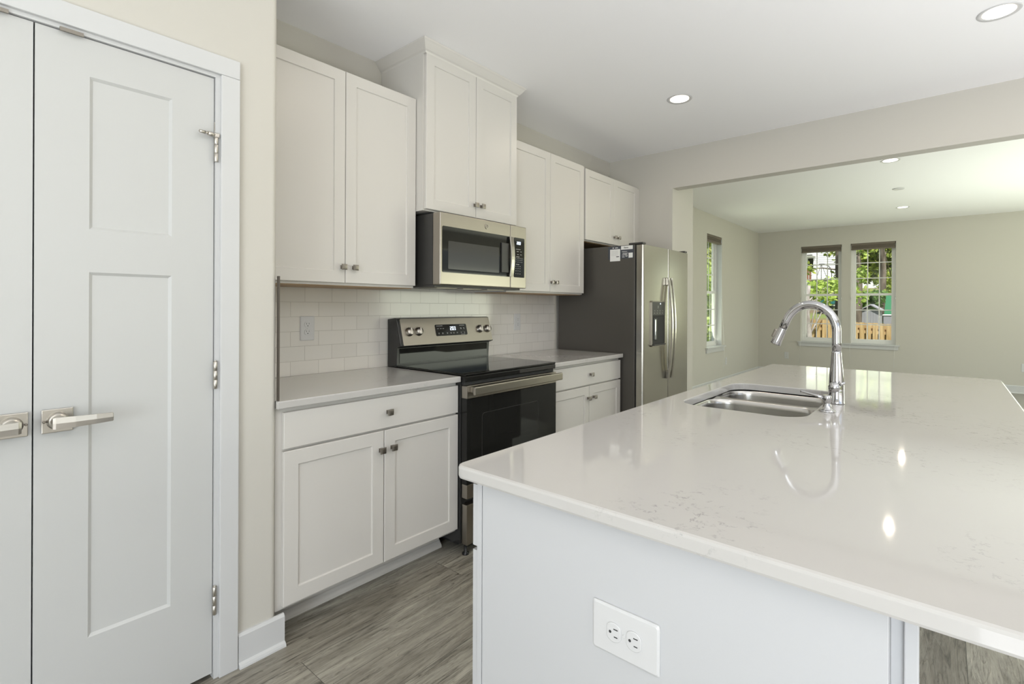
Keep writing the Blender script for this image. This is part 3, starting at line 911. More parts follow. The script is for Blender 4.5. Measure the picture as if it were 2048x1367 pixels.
hc.build('hinge_cover', 'plastic', fr_)
# paper labels on the side of the case (seen from -x)
SX = lambda d: (lambda a, b_, dd: (FX0 - d + dd, a, b_))
def sheet(name, d, a0, a1, b0, b1, m, par):
    s_ = MB(); dash(s_, SX(d), a0, a1, b0, b1, 0, .0003); return s_.build(name, m, par)
s1 = sheet('sticker', .0004, 1.815, 2.036, 1.640, 1.7385, 'sticker', cs)
s2 = sheet('label_sheet', .0008, 1.930, 2.019, 1.624, 1.716, 'paper', s1)
sheet('header_strip', .0008, 1.823, 1.923, 1.709, 1.7375, 'paper', s1)
sheet('blank_square', .0008, 1.823, 1.858, 1.645, 1.682, 'paper', s1)
pt = MB()
for a0, a1, b0, b1 in ((1.870, 1.915, 1.692, 1.695), (1.863, 1.910, 1.680, 1.683), (1.870, 1.912, 1.671, 1.6745), (1.866, 1.888, 1.663, 1.666), (1.893, 1.914, 1.660, 1.663), (1.868, 1.884, 1.655, 1.658), (1.892, 1.913, 1.651, 1.654), (1.985, 1.997, 1.724, 1.730), (1.950, 1.975, 1.724, 1.729)):
    dash(pt, SX(.0008), a0, a1, b0, b1, 0, .0002)
pt.build('white_print', 'paper', s1)
pt = MB()
for i in range(7): dash(pt, SX(.0012), 1.945 + .004 * (i % 2), 2.010, 1.702 - i * .006, 1.7035 - i * .006, 0, .0002)
pt.build('grey_print', 'graykey', s1)
pt = MB()
dash(pt, SX(.0012), 1.940, 1.964, 1.655, 1.661, 0, .0002)
for i in range(5): dash(pt, SX(.0012), 1.892 - i * .0075, 1.8965 - i * .0075, 1.718, 1.727 if i else 1.731, 0, .0002)
pt.build('black_print', 'slot', s1)

# ------------------------------------------------------------------ island
IZ0, IZ1 = .8845, .914
IX0, IX1, IY0, IY1 = .767, 3.456, -.212, .850
HOLE = (1.800, 2.480, .350, .768); HR = .085
ot = MB()
K = 6
outer = lambda r, i: rrect(IX0 + i, IX1 - i, IY0 + i, IY1 - i, r, K)
inner = lambda i: rrect(HOLE[0] - i, HOLE[1] + i, HOLE[2] - i, HOLE[3] + i, HR + i, K)
e = .006
seq = [(inner(0), IZ0 + .001), (inner(0), IZ1 - .004), (inner(.0012), IZ1 - .0012), (inner(.004), IZ1),
       (outer(.022, e), IZ1), (outer(.026, .0018), IZ1 - .0018), (outer(.028, 0), IZ1 - e), (outer(.028, 0), IZ0 + e), (outer(.026, .0018), IZ0 + .0018), (outer(.022, e), IZ0),
       (inner(.004), IZ0), (inner(0), IZ0 + .001)]
ot.loops([[(p[0], p[1], z) for p in l] for l, z in seq], False, False, False)
tag(ot.build('island_countertop', 'quartz'), 'large white quartz island worktop with faint grey veins and sink cutout', 'countertop')

isl = thing('island_cabinet', 'white kitchen island base with outlet in its end panel', 'cabinet', (2.1, .44, 0))
b = MB()
b.box(.822, 3.40, .105, .793, .118, .8838)
b.box(.83, 3.39, .12, .735, .0005, .118)
# open the top where the sink hangs by building the carcass around it
b = MB()
b.box(.822, 1.745, .105, .793, .118, .8838)
b.box(2.530, 3.40, .105, .793, .118, .8838)
b.box(1.745, 2.530, .105, .150, .118, .8838)
b.box(1.745, 2.530, .775, .793, .118, .8838)
b.box(1.745, 2.530, .150, .775, .118, .62)
b.box(.83, 3.39, .12, .735, .0005, .118)
b.build('carcass', 'island', isl)
ep = MB().box(.800, .8215, .056, .7905, .0005, .8838, .001)
epo = ep.build('end_panel', 'island', isl)
pp = MB()
pp.box(.8005, .90, .0565, .1045, .0005, .8838, .001)
pp.build('corner_post', 'island', isl)
pp = MB()
pp.box(.839, .851, .026, .0562, .0005, .8838); pp.box(.829, .8389, .026, .0415, .0005, .8838, .0015)
pp.build('corner_trim', 'island', isl)
pp = MB().box(1.32, 1.42, .0765, .1045, .0005, .8838, .001)
pp.build('corner_post', 'island', isl)
pp = MB().box(3.30, 3.40, .0565, .1045, .0005, .8838, .001)
pp.build('corner_post', 'island', isl)
kf = lambda a, b_, d: (a, .8275 - d, b_)
fb = MB().box(.8005, 3.40, .7935, .808, .118, .8838, .001)
fb.build('face_frame', 'island', isl)
xs = [.804, 1.43, 1.745, 2.53, 3.05, 3.398]
for i in range(5):
    x0, x1 = xs[i] + .002, xs[i + 1] - .002
    if i == 0:
        shaker('end_stile', lambda a, b_, d: (a, .8265 - d, b_), .8025, .822, .133, .865, 'island', isl, th=.032, flat=True) if False else None
    d = shaker('drawer', kf, x0, x1, .7275, .866, 'island', isl, flat=True)
    knob(kf, (x0 + x1) / 2, .798, d)
    if x1 - x0 > .5:
        mid = (x0 + x1) / 2
        for p, q, kx in ((x0, mid - .002, mid - .04), (mid + .002, x1, mid + .04)):
            d = shaker('door', kf, p, q, .133, .7175, 'island', isl); knob(kf, kx, .64, d)
    else:
        d = shaker('door', kf, x0, x1, .133, .7175, 'island', isl); knob(kf, x1 - .04, .64, d)
baseq = MB().box(.7885, .7995, .056, .79, .0005, .10, .002)
baseq.build('base_trim', 'island', isl)

# island outlet (horizontal), its face towards -x
def outlet(name_loc, mp, cat_label, rot=False, w_=.0755, h_=.126, screws=True):
    """mp(a,b,d): a across, b up, d negative in front; rot turns the plate on its side"""
    t = thing('electrical_outlet', cat_label, 'outlet', name_loc)
    f = (lambda a, b_, d: mp(b_, -a, d)) if rot else mp
    p = MB()
    A = rrect(-w_ / 2, w_ / 2, -h_ / 2, h_ / 2, .005, 3); B = rrect(-w_ / 2 + .004, w_ / 2 - .004, -h_ / 2 + .004, h_ / 2 - .004, .004, 3)
    p.loops([[f(*q, -.0003) for q in A], [f(*q, -.003) for q in A], [f(*q, -.0055) for q in B]], True, True, False)
    po_ = p.build('cover_plate', 'white', t)
    for s_ in (-1, 1):
        r = MB()
        cz = s_ * .0195
        o_ = []
        for i in range(24):
            th = 2 * PI * i / 24
            o_.append((.0172 * math.cos(th), cz + max(-.0142, min(.0142, .0172 * math.sin(th)))))
        r.loops([[f(*q, -.0054) for q in o_], [f(*q, -.0075) for q in o_], [f(q[0] * .93, cz + (q[1] - cz) * .93, -.0082) for q in o_]], True, True, False)
        ro = r.build('receptacle', 'white', po_)
        s = MB()
        dash(s, f, -.0075, -.0058, cz + .000, cz + .0085, -.0083); dash(s, f, .0058, .0075, cz + .001, cz + .0080, -.0083)
        s.add([f(*q, dd) for dd in (-.0083, -.0087) for q in [(.0026 * math.cos(2 * PI * i / 10), cz - .0068 + .0026 * math.sin(2 * PI * i / 10)) for i in range(10)]],
              [tuple(range(10)), tuple(range(10, 20))] + [(i, (i + 1) % 10, 10 + (i + 1) % 10, 10 + i) for i in range(10)])
        s.build('slots', 'slot', ro)
    s = MB()
    c = Vector(f(0, 0, -.0053)); n_ = (Vector(f(0, 0, -1)) - Vector(f(0, 0, 0))).normalized()
    s.lathe([(.0032, 0), (.0032, .001), (.002, .0016)], c, n_, 12)
    s.build('screw', 'white', po_)
    return t
o = outlet((.80, .4345, .688), lambda a, b_, d: (.80 + d, .4345 - a, .688 + b_), 'white duplex outlet mounted sideways on the island end panel', True, .088, .132)
outlet((1.2765, TILE, 1.153), lambda a, b_, d: (1.2765 + a, TILE + d, 1.153 + b_), 'white duplex outlet on the tile left of the range')
outlet((2.937, TILE, 1.152), lambda a, b_, d: (2.937 + a, TILE + d, 1.152 + b_), 'white duplex outlet on the tile right of the range')
outlet((FX, 2.331, .368), lambda a, b_, d: (FX + d, 2.331 - a, .368 + b_), 'small white outlet on the far living room wall near the corner')
outlet((8.66, LW, .372), lambda a, b_, d: (8.66 + a, LW + d, .372 + b_), 'white outlet low on the living room side wall below the tall window')
outlet((FX, -.90, .385), lambda a, b_, d: (FX + d, -.90 - a, .385 + b_), 'white outlet on the far wall right of the island, at the picture edge')

# sink
sk = thing('sink', 'undermount double-bowl stainless sink set in the island worktop', 'sink', (2.14, .56, .70))
fl_ = MB()
X0, X1, Y0, Y1 = HOLE
DVX = 2.215
def bowl(x0, x1, y0, y1, zt, zb, r):
    s_ = MB()
    L_ = [(0, zt), (.003, zt - .004), (.005, zt - .02), (.010, zb + .05), (.018, zb + .02), (.036, zb + .004), (.06, zb)]
    s_.loops([[(p[0], p[1], z) for p in rrect(x0 + i, x1 - i, y0 + i, y1 - i, max(.02, r - i * .4), 8)] for i, z in L_], False, True, True)
    return s_.build('bowl', 'sink', sk)
bowl(X0 - .004, DVX - .014, Y0 - .004, Y1 + .004, .8795, .71, .085)
bowl(DVX + .014, X1 + .004, Y0 - .004, Y1 + .004, .8795, .69, .085)
# rim: flange with two openings = three strips + divider
rm = MB()
for x0, x1 in ((X0 - .004, DVX - .014), (DVX + .014, X1 + .004)):
    a = rrect(x0, x1, Y0 - .004, Y1 + .004, .085, 8)
    bx0, bx1 = (X0 - .025, DVX) if x0 < 2 else (DVX, X1 + .025)
    o_ = rrect(bx0, bx1, Y0 - .025, Y1 + .008, .004, 8)
    rm.loops([[(p[0], p[1], .8795) for p in a], [(p[0], p[1], .8828) for p in o_], [(p[0], p[1], .878) for p in o_]], False, False, False)
rm.build('rim', 'sink', sk)
for cx_ in ((X0 + DVX) / 2, (X1 + DVX) / 2):
    z = .711 if cx_ < 2.1 else .691
    d_ = MB().lathe([(.045, 0), (.045, .002), (.038, .003), (.034, -.0 + .001), (.0, .001)], (cx_, .54, z), (0, 0, 1), 28)
    d_.build('drain', 'chrome', sk)

# faucet
fa = thing('kitchen_faucet', 'tall chrome gooseneck pull-down faucet behind the island sink', 'faucet', (2.18, .313, IZ1))
FXc, FYc = 2.18, .313
b = MB().lathe([(.0275, .0003), (.0275, .004), (.0265, .006), (.0262, .05), (.0250, .085), (.0215, .13), (.0182, .160), (.0166, .185), (.0164, .191), (.0157, .192), (.0156, .193)], (FXc, FYc, IZ1), (0, 0, 1), 36)
b.build('body', 'chrome', fa)
sp = MB()
ax_dir = Vector((0.0, 1, 0)).normalized()
pts = [(0, .192), (0, .225), (0, .262)]
R = .088
cz0 = .266
for i in range(0, 25):
    th = PI - (PI * 157 / 180) * i / 24
    pts.append((R + R * math.cos(th), cz0 + R * 1.15 * math.sin(th)))
lastt = (Vector((pts[-1][0] - pts[-2][0], pts[-1][1] - pts[-2][1]))).normalized()
pts.append((pts[-1][0] + lastt.x * .034, pts[-1][1] + lastt.y * .034))
P3 = [Vector((FXc, FYc, IZ1 + q[1])) + ax_dir * q[0] for q in pts]
sp.tube(P3, .0155, 20)
sp.build('spout', 'chrome', fa)
hdv = (P3[-1] - P3[-2]).normalized(); h0 = P3[-1]
hd = MB()
hd.lathe([(.0150, .0003), (.0158, .002), (.0158, .006), (.0162, .010), (.0185, .050), (.0200, .066), (.0195, .069), (.012, .070)], h0, hdv, 28)
hdo = hd.build('spray_head', 'chrome', fa)
btn = MB()
side = Vector((0, 0, 1)).cross(hdv).cross(hdv); outw = -(hdv.cross(Vector((1, 0, 0)))).normalized()
if outw.y < 0: outw = -outw
tang = hdv.cross(outw)
btn.obox(h0 + hdv * .030 + outw * .0195, (hdv, outw, tang), (.036, .013, .016), .004)
btn.build('spray_button', 'knob', hdo)
lv = MB()
hub = Vector((FXc - .028, FYc, IZ1 + .066))
lv.tube([(FXc - .020, FYc, IZ1 + .066), (FXc - .043, FYc - .001, IZ1 + .066)], .0155, 24)
lv.lathe([(.0155, 0), (.0185, .002), (.0195, .008), (.0165, .016), (.008, .021), (.0, .022)], (FXc - .043, FYc, IZ1 + .066), (-1, 0, 0), 24)
lv.tube([(FXc - .036, FYc - .012, IZ1 + .072), (FXc - .034, FYc - .032, IZ1 + .084)], [.006, .0045], 10)
lv.build('control_lever', 'chrome', fa)
bt = MB().lathe([(.0032, 0), (.0032, .0012), (0, .0016)], (FXc - .0173, FYc + .0045, IZ1 + .138), (-1, .25, 0), 12)
bt.build('spout_mark', 'plastic', fa)

so = thing('soap_dispenser', 'small chrome soap pump beside the faucet', 'soap dispenser', (1.99, .313, IZ1))
b = MB().lathe([(.0255, .0003), (.0255, .003), (.0215, .006), (.0135, .008), (.0125, .022), (.0105, .026), (.0105, .031), (.0128, .033), (.0138, .052), (.0125, .055), (.0, .0555)], (1.99, .313, IZ1), (0, 0, 1), 30)
b.build('pump_body', 'chrome', so)
nz = MB().tube([(1.992, .325, IZ1 + .045), (2.000, .352, IZ1 + .050), (2.004, .392, IZ1 + .058), (2.004, .398, IZ1 + .0585)], [.0055, .0048, .0042, .004], 12)
nz.build('nozzle', 'chrome', so)

# ------------------------------------------------------------------ recessed lights and ceiling fittings
def downlight(label, x, y, z, power):
    t = thing('recessed_light', label, 'ceiling light', (x, y, z), 'recessed ceiling lights')
    r = MB().lathe([(.062, -.0004), (.068, -.0012), (.080, -.004), (.083, -.0005)], (x, y, z), (0, 0, 1), 40, (False, False))
    r.build('trim_ring', 'white', t)
    l = MB().lathe([(.061, -.0016), (.03, -.0022), (.0, -.0024)], (x, y, z), (0, 0, 1), 36, (False, False))
    l.build('lens', 'lens', t)
    return t
def lamp(x, y, z, power, col=(1.0, 0.87, 0.70)):
    light('recessed_lamp', 'AREA', (x, y, z - .012), power, col, (x, y, 0), shape='DISK', size=.05)
k1 = downlight('lit recessed ceiling light above the island sink', 3.30, 1.398, CEIL, 10)
copy_thing(k1, (3.295, -.189, CEIL), 'lit recessed ceiling light largest in view, above the seating side of the island')
copy_thing(k1, (6.14, .43, LCEIL), 'lit recessed living room light just beyond the header')
copy_thing(k1, (9.10, .49, LCEIL), 'lit recessed living room light nearest the far windows')
for x, y, z in ((3.30, 1.398, CEIL), (3.295, -.189, CEIL), (1.5, 1.15, CEIL), (1.4, -1.2, CEIL), (-.6, .4, CEIL), (-1.6, -1.6, CEIL)): lamp(x, y, z, 3.5)  # entries without a fitting are unseen lamps, added for lighting
for x, y, z in ((6.14, .43, LCEIL), (9.10, .49, LCEIL)): lamp(x, y, z, 3.5)
sd = thing('smoke_detector', 'small flat white ceiling disc between the two living room lights', 'smoke detector', (7.647, .454, LCEIL))
b = MB().lathe([(.062, -.0004), (.062, -.006), (.055, -.010), (.0, -.011)], (7.647, .454, LCEIL), (0, 0, 1), 32)
b.build('housing', 'white', sd)

# ------------------------------------------------------------------ windows
def window(num, mp, a0, a1, z0, z1, label, cols=3):
    """double-hung vinyl window; mp(a, d, z): a along the wall, d depth outward from the room face"""
    def bx(mb, p0, p1, d0, d1, q0, q1):
        vs = [mp(a, d, z) for a in (p0, p1) for d in (d0, d1) for z in (q0, q1)]
        mb.add(vs, [(0, 1, 3, 2), (4, 6, 7, 5), (0, 4, 5, 1), (2, 3, 7, 6), (0, 2, 6, 4), (1, 5, 7, 3)])
    def frame(mb, p0, p1, q0, q1, w_, d0, d1, wb=None):
        wb = wb or w_
        bx(mb, p0, p0 + w_, d0, d1, q0, q1); bx(mb, p1 - w_, p1, d0, d1, q0, q1)
        bx(mb, p0 + w_, p1 - w_, d0, d1, q0, q0 + wb); bx(mb, p0 + w_, p1 - w_, d0, d1, q1 - w_, q1)
    f = MB(); frame(f, a0 + .0005, a1 - .0005, z0 + .0005, z1 - .0005, .032, .088, .155)
    fo = struct(f.build('window_%d' % num, 'vinyl'), label)
    zm = z0 + (z1 - z0) * .49
    for nm, q0, q1, d0 in (('lower_sash', z0 + .033, zm + .02, .094), ('upper_sash', zm - .02, z1 - .033, .122)):
        s_ = MB(); frame(s_, a0 + .033, a1 - .033, q0, q1, .036, d0, d0 + .026, .044 if nm[0] == 'l' else .036)
        so_ = s_.build(nm, 'vinyl', fo)
        ga0, ga1, gz0, gz1 = a0 + .069, a1 - .069, q0 + (.044 if nm[0] == 'l' else .036), q1 - .036
        g_ = MB(); bx(g_, ga0, ga1, d0 + .011, d0 + .014, gz0, gz1)
        g_.build('pane', 'glass', so_)
        gr_ = MB()
        for i in range(1, cols):
            x = ga0 + (ga1 - ga0) * i / cols; bx(gr_, x - .008, x + .008, d0 + .006, d0 + .0105, gz0, gz1)
        for i in range(1, 3):
            z = gz0 + (gz1 - gz0) * i / 3; bx(gr_, ga0, ga1, d0 + .0055, d0 + .0100, z - .008, z + .008)
        gr_.build('muntin_grid', 'vinyl', so_)
    return fo
fy = lambda a, d, z: (FX + d, a, z)
ly = lambda a, d, z: (a, LW + d, z)
window(1, ly, *WIN_L, 'tall narrow double-hung window on the living room side wall')
window(2, fy, *WIN_A, 'double-hung window on the far wall nearer the corner, behind the faucet')
window(3, fy, *WIN_B, 'double-hung window on the far wall right of its twin')
window(4, fy, *WIN_C, 'far wall window beyond the right edge of the picture', 4)
# sills with aprons
def sill(num, mp, a0, a1, z):
    s_ = MB()
    def bx(p0, p1, d0, d1, q0, q1):
        vs = [mp(a, d, z_) for a in (p0, p1) for d in (d0, d1) for z_ in (q0, q1)]
        s_.add(vs, [(0, 1, 3, 2), (4, 6, 7, 5), (0, 4, 5, 1), (2, 3, 7, 6), (0, 2, 6, 4), (1, 5, 7, 3)])
    bx(a0 - .055, a1 + .055, -.04, -.0005, z - .022, z)
    bx(a0 - .035, a1 + .035, -.018, -.0005, z - .085, z - .022)
    return struct(s_.build('trim_%d' % num, 'trim'))
sill(4, ly, WIN_L[0], WIN_L[1] + .05, .646)
sill(5, fy, WIN_B[0], WIN_A[1], .646)
sill(6, fy, WIN_C[0], WIN_C[1], .646)
t = MB()
t.box(WIN_L[0] + .001, WIN_L[1] - .001, LW, LW + .087, .6452, .650)
t.box(WIN_L[1] - .006, WIN_L[1] - .0008, LW - .001, LW + .087, .6502, WIN_L[3])
t.box(WIN_L[0] + .0008, WIN_L[0] + .006, LW - .001, LW + .087, .6502, WIN_L[3])
struct(t.build('trim_7', 'trim'))
for i, w_ in enumerate((WIN_A, WIN_B, WIN_C)): struct(box(FX, FX + .087, w_[0] + .001, w_[1] - .001, .6452, .650).build('trim_%d' % (8 + i), 'trim'))
# raised cellular shades with cords
def blind(mp, a0, a1, zt, label, cords, wallside):
    c = mp((a0 + a1) / 2, .04, zt)
    t = thing('window_shade', label, 'blind', c, 'raised window shades')
    def bx(mb, p0, p1, d0, d1, q0, q1, **k):
        P, Q = mp(p0, d0, q0), mp(p1, d1, q1); mb.box(P[0], Q[0], P[1], Q[1], P[2], Q[2], **k)
    h = MB(); bx(h, a0 + .008, a1 - .008, .004, .058, zt - .036, zt - .002, b=.003); h.build('headrail', 'shade', t)
    s_ = MB()
    for i in range(6): bx(s_, a0 + .011, a1 - .011, .008 + .003 * (i % 2), .054 - .003 * (i % 2), zt - .044 - i * .0085, zt - .0365 - i * .0085, b=.003)
    s_.build('folded_fabric', 'shade', t)
    r = MB(); bx(r, a0 + .009, a1 - .009, .004, .056, zt - .115, zt - .0885, b=.003); r.build('bottom_rail', 'shade', t)
    for a, zb in cords:
        k = MB().tube([mp(a, .012, zt - .03), mp(a, .0025, 1.9), mp(a, -.0035, 1.4), mp(a, -.0435, .66), mp(a + .01, -.0435, .55), mp(a + .02, -.02, zb)], .0016, 6)
        ko = k.build('cord', 'paper', t)
        kt = MB().lathe([(.006, 0), (.009, .02), (.004, .05)], mp(a, -.0035, 1.42), (0, 0, 1), 10)
        kt.build('cord_tassel', 'white', ko)
    return t
blind(ly, WIN_L[0], WIN_L[1], WIN_L[3], 'taupe cellular shade raised on the side wall window', [(8.432, .2)], 0)
blind(fy, WIN_A[0], WIN_A[1], WIN_A[3], 'taupe cellular shade raised on the far window behind the faucet', [(2.083, .25), (1.447, .25)], 0)
blind(fy, WIN_B[0], WIN_B[1], WIN_B[3], 'taupe cellular shade raised on the far window right of the faucet', [(1.298, .25), (.662, .25)], 0)

# ------------------------------------------------------------------ outdoors
g = MB()
prof = [(FX + .2, -.95), (19, -.95), (23, -.1), (30, .95), (50, 3.0), (100, 3.9), (160, 4.5)]
NY = 40
vs = []; fs = []
for x, z in prof:
    for j in range(NY + 1):
        vs.append((x, -40 + 2.6 * j, z + (random.uniform(-.12, .12) if x > 20 else 0)))
for i in range(len(prof) - 1):
    for j in range(NY):
        a = i * (NY + 1) + j; fs.append((a, a + 1, a + NY + 2, a + NY + 1))
g.add(vs, fs, True)
o = g.build('lawn', 'ground'); o['kind'] = 'structure'
o = box(-12, FX + .2, LW + .2, 60, -1.05, -.95).build('side_yard', 'ground'); o['kind'] = 'structure'
o = box(BX - 25, FX + .2, RY - 25, RY - .2, -1.05, -.4).build('rear_yard', 'ground'); o['kind'] = 'structure'
# cedar shadowbox fence
fe = thing('cedar_fence', 'new cedar shadowbox fence across the yard below the windows', 'fence', (18, 2.2, -.95))
ftop = lambda y: .913 - (3.254 - y) * .048
boards = MB()
y = -4.0; i = 0
bk = MB()
while y < 4.9:
    zt = ftop(y) + random.uniform(-.012, .012)
    boards.box(17.93, 17.95, y, y + .120, -.94, zt)
    bk.box(18.04, 18.06, y + .0815, y + .0815 + .120, -.94, zt - .01)
    y += .163
boards.build('front_boards', 'cedar', fe); bk.build('rear_boards', 'cedar', fe)
rl = MB()
for zo in (.28, .85, 1.45): rl.loops([[(17.9505, y_, ftop(y_) - zo + .045), (18.0345, y_, ftop(y_) - zo + .045), (18.0345, y_, ftop(y_) - zo - .045), (17.9505, y_, ftop(y_) - zo - .045)] for y_ in (-4, 4.9)], smooth=False)
rl.build('rail', 'cedar', fe)

def leaves(mb, blobs, size, per):
    for (x, y, z, r) in blobs:
        n = int(per * max(.5, min(2.5, (r / .5) ** 1.3)))
        s0 = size * max(1, min(3.0, r / .8))
        for _ in range(n):
            d = Vector((random.gauss(0, 1), random.gauss(0, 1), random.gauss(0, 1))).normalized() * (random.random() ** .45) * r
            p = Vector((x, y, z)) + Vector((d.x, d.y * 1.1, d.z * .85))
            nn = Vector((random.gauss(-.5, .6), random.gauss(0, .6), random.gauss(.8, .6))).normalized()
            u = nn.orthogonal().normalized(); u = Matrix.Rotation(random.uniform(0, 2 * PI), 3, nn) @ u; w_ = nn.cross(u)
            s_ = s0 * random.uniform(.6, 1.2)
            mb.add([p - u * s_ * .5, p - w_ * s_ * .32 + u * s_ * .05, p + u * s_ * .55, p + w_ * s_ * .32 + u * s_ * .05], [(0, 1, 2, 3)])
def tree(name, label, cat, base, r, top, blobs, size, per, lm, bm_='bark', lean=0.0, group=None):
    t = thing(name, label, cat, base, group)
    k = MB()
    B_ = Vector(base)
    pts = [B_ + Vector((0, lean * i / 6 + .03 * math.sin(i * 1.7), (top - base[2]) * i / 6)) for i in range(7)]
    k.tube(pts, [r * (1.25 - .12 * i) for i in range(7)], 10)
    for (x, y, z, rr_) in blobs[:6]:
        q = pts[3 + random.randrange(3)]
        k.tube([q, (q + Vector((x, y, z))) / 2 + Vector((0, 0, .15 * rr_)), (x, y, z)], [r * .3, r * .2, r * .08], 6)
    k.build('trunk', bm_, t)
    f = MB(); leaves(f, blobs, size, per); f.build('foliage', lm, t)
    return t
tree('maple_tree', 'slim pale-barked maple with bright leaves outside the window behind the faucet', 'tree', (16, 2.99, -.95), .085, 1.9,
     [(17, 3.2, 1.83, .36), (17, 2.87, 1.88, .32), (18, 2.77, 1.98, .36), (18, 2.61, 1.86, .34), (16.5, 2.95, 1.62, .25), (17, 2.67, 1.52, .22)], .15, 130, 'leafy', 'palebark')
tree('oak_tree', 'dark-trunked tree seen at the right edge of the window behind the faucet', 'tree', (23, 3.26, -.1), .11, 4.2,
     [(24, 3.75, 3.75, .40), (23, 4.31, 2.84, .35), (23.4, 3.17, 3.34, .42), (23.4, 3.2, 2.52, .36), (23, 3.14, 1.95, .36)], .20, 100, 'leafg')
tree('oak_tree', 'thick grey-brown trunk at the left side of the right-hand far window', 'tree', (22, 2.52, -.35), .16, 5.0,
     [(21, 2.46, 3.35, .5), (20, 2.34, 2.4, .42), (19, 2.27, 1.70, .42), (20, 2.2, 2.33, .3)], .17, 120, 'leafy')
tree('maple_tree', 'broad leafy tree filling the top of the right-hand far window', 'tree', (28, 2.24, .65), .14, 5.5,
     [(32, 2.99, 4.3, 1.2), (32, 2.35, 4.35, 1.4), (33, 3.0, 3.45, 1.0), (32, 2.28, 3.3, 1.3), (30, 2.0, 2.6, .7), (34, 2.72, 4.0, 1.4), (32, 2.9, 5.5, 1.5), (32, 1.6, 4.4, 1.4)], .16, 430, 'leafg')
def bush(label, blobs, size, per, lm):
    c = blobs[0]
    t = thing('bush', label, 'bush', (c[0], c[1], c[2] - c[3]))
    f = MB(); leaves(f, blobs, size, per); f.build('foliage', lm, t)
    return t
tree('maple_tree', 'leafy tree far to the right, outside the last living room window', 'tree', (26, -3.6, .2), .14, 5.0,
     [(26, -3.6, 4.6, 1.5), (26, -2.6, 3.8, 1.2), (26, -4.8, 3.9, 1.3), (26.5, -3.6, 3.0, 1.1)], .2, 300, 'leafy')
bush('low bright bush above the grey shed, seen through the right-hand far window', [(26, 2.55, 1.62, .5), (26, 2.85, 1.6, .4), (26, 2.25, 1.7, .45)], .18, 260, 'leafd')
bush('bush right of the green tarpaulin, seen through the right-hand far window', [(26.9, 1.75, 1.9, .4), (26.9, 1.35, 1.9, .4)], .18, 240, 'leafg')
bush('bush in front of the white van, seen through the right-hand far window', [(40, 3.4, 1.95, .6), (40, 2.7, 2.1, .7), (41, 4.1, 2.0, .6)], .25, 200, 'leafg')
for lab, xx, yy in (('wooded backdrop far behind the white house', 125, 20.5), ('wooded backdrop far behind the white van', 110, 11.5), ('wooded backdrop at the far right beyond the yard', 125, 2), ('wooded backdrop beyond the left end of the yard', 110, 31)):
    bush(lab, [(xx + random.uniform(-1, 1), yy + dy, 8 + dz, 4.0) for dy in (-4.5, -1.5, 1.5, 4.5) for dz in (-4, 0, 4, 8)], .5, 300, 'leafg')
# side yard greenery seen through the side window
bush('tall sunlit hedge outside the living room side window', [(x_, y_, z_, .9) for x_, y_ in ((15.5, 6.2), (17.2, 6.4), (18.8, 6.5), (20.5, 6.6)) for z_ in (-.3, .9, 2.1)], .2, 240, 'leafy')
bush('trees beyond the hedge outside the side window', [(x_, y_, z_, 1.7) for x_, y_ in ((25, 10), (29, 11), (33, 12)) for z_ in (1, 3.5, 6)], .22, 300, 'leafg')

# house on the rise
ho = thing('house', 'white clapboard house with a railed deck seen through the window behind the faucet', 'house', (52, 9, 2.9))
w = MB()
for i in range(26):
    z = 2.9 + i * .17
    w.loops([[(50.0, 6.9, z), (49.965, 6.9, z + .005), (50.0, 6.9, z + .168)], [(50.0, 9.45, z), (49.965, 9.45, z + .005), (50.0, 9.45, z + .168)]], smooth=False)
w.box(50.01, 56, 6.9, 12.5, 2.5, 7.6)
w.build('siding_wall', 'siding', ho)
rf = MB().prism([(49.4, 7.3), (53, 9.2), (56.6, 7.3), (56.6, 7.1), (53, 9.0), (49.4, 7.1)], lambda p, a: (p[0], a, p[1]), 6.4, 13)
rf.build('roof', 'roof', ho)
bx_ = MB().box(48.2, 49.95, 8.75, 9.6, 5.75, 6.6); bx_.build('bay', 'siding', ho)
wn_ = MB()
wn_.box(48.15, 48.19, 8.70, 9.65, 6.58, 6.64); wn_.box(48.15, 48.19, 8.70, 9.65, 5.70, 5.77); wn_.box(48.15, 48.19, 9.60, 9.66, 5.70, 6.64)
wn_.build('bay_trim', 'roof', ho)
wd = MB().box(49.93, 49.96, 8.95, 9.35, 4.7, 5.6); wd.build('window', 'blackglass', ho)
dk = MB(); dk.box(47.6, 49.9, 6.7, 9.3, 3.60, 3.74); dk.build('deck', 'siding', ho)
rl = MB()
rl.box(47.62, 47.68, 6.7, 9.0, 4.40, 4.46); rl.box(47.62, 47.68, 6.7, 9.0, 3.82, 3.86)
y = 6.72
while y < 9.0: rl.box(47.635, 47.665, y, y + .03, 3.86, 4.40); y += .115
rl.build('railing', 'siding', ho)
ds_ = MB()
for y in (8.55, 8.75, 8.95): ds_.box(44.95, 45.05, y - .35, y - .2, 3.3, 4.35)
tag(ds_.build('garden_gate', 'redwood'), 'red-brown upright boards at the left of the white house deck', 'gate')
ar = MB()
ar.tube([(40, 6.05 + .62 * (1 - math.cos(t_)) , 3.7 + .62 * math.sin(t_)) for t_ in [PI * i / 14 for i in range(9)]][::-1], .025, 6)
ar.tube([(40, 6.67, 4.31), (40, 6.67, 2.2)], .02, 6); ar.tube([(40, 6.05, 3.7), (40, 6.05, 2.2)], .025, 6)
ar.tube([(40, 6.67, 4.31), (40, 6.95, 3.4)], .015, 6); ar.tube([(40, 6.67, 4.31), (40, 6.35, 3.4)], .015, 6)
tag(ar.build('garden_arch', 'iron'), 'thin dark iron garden arch in front of the white house', 'arch')
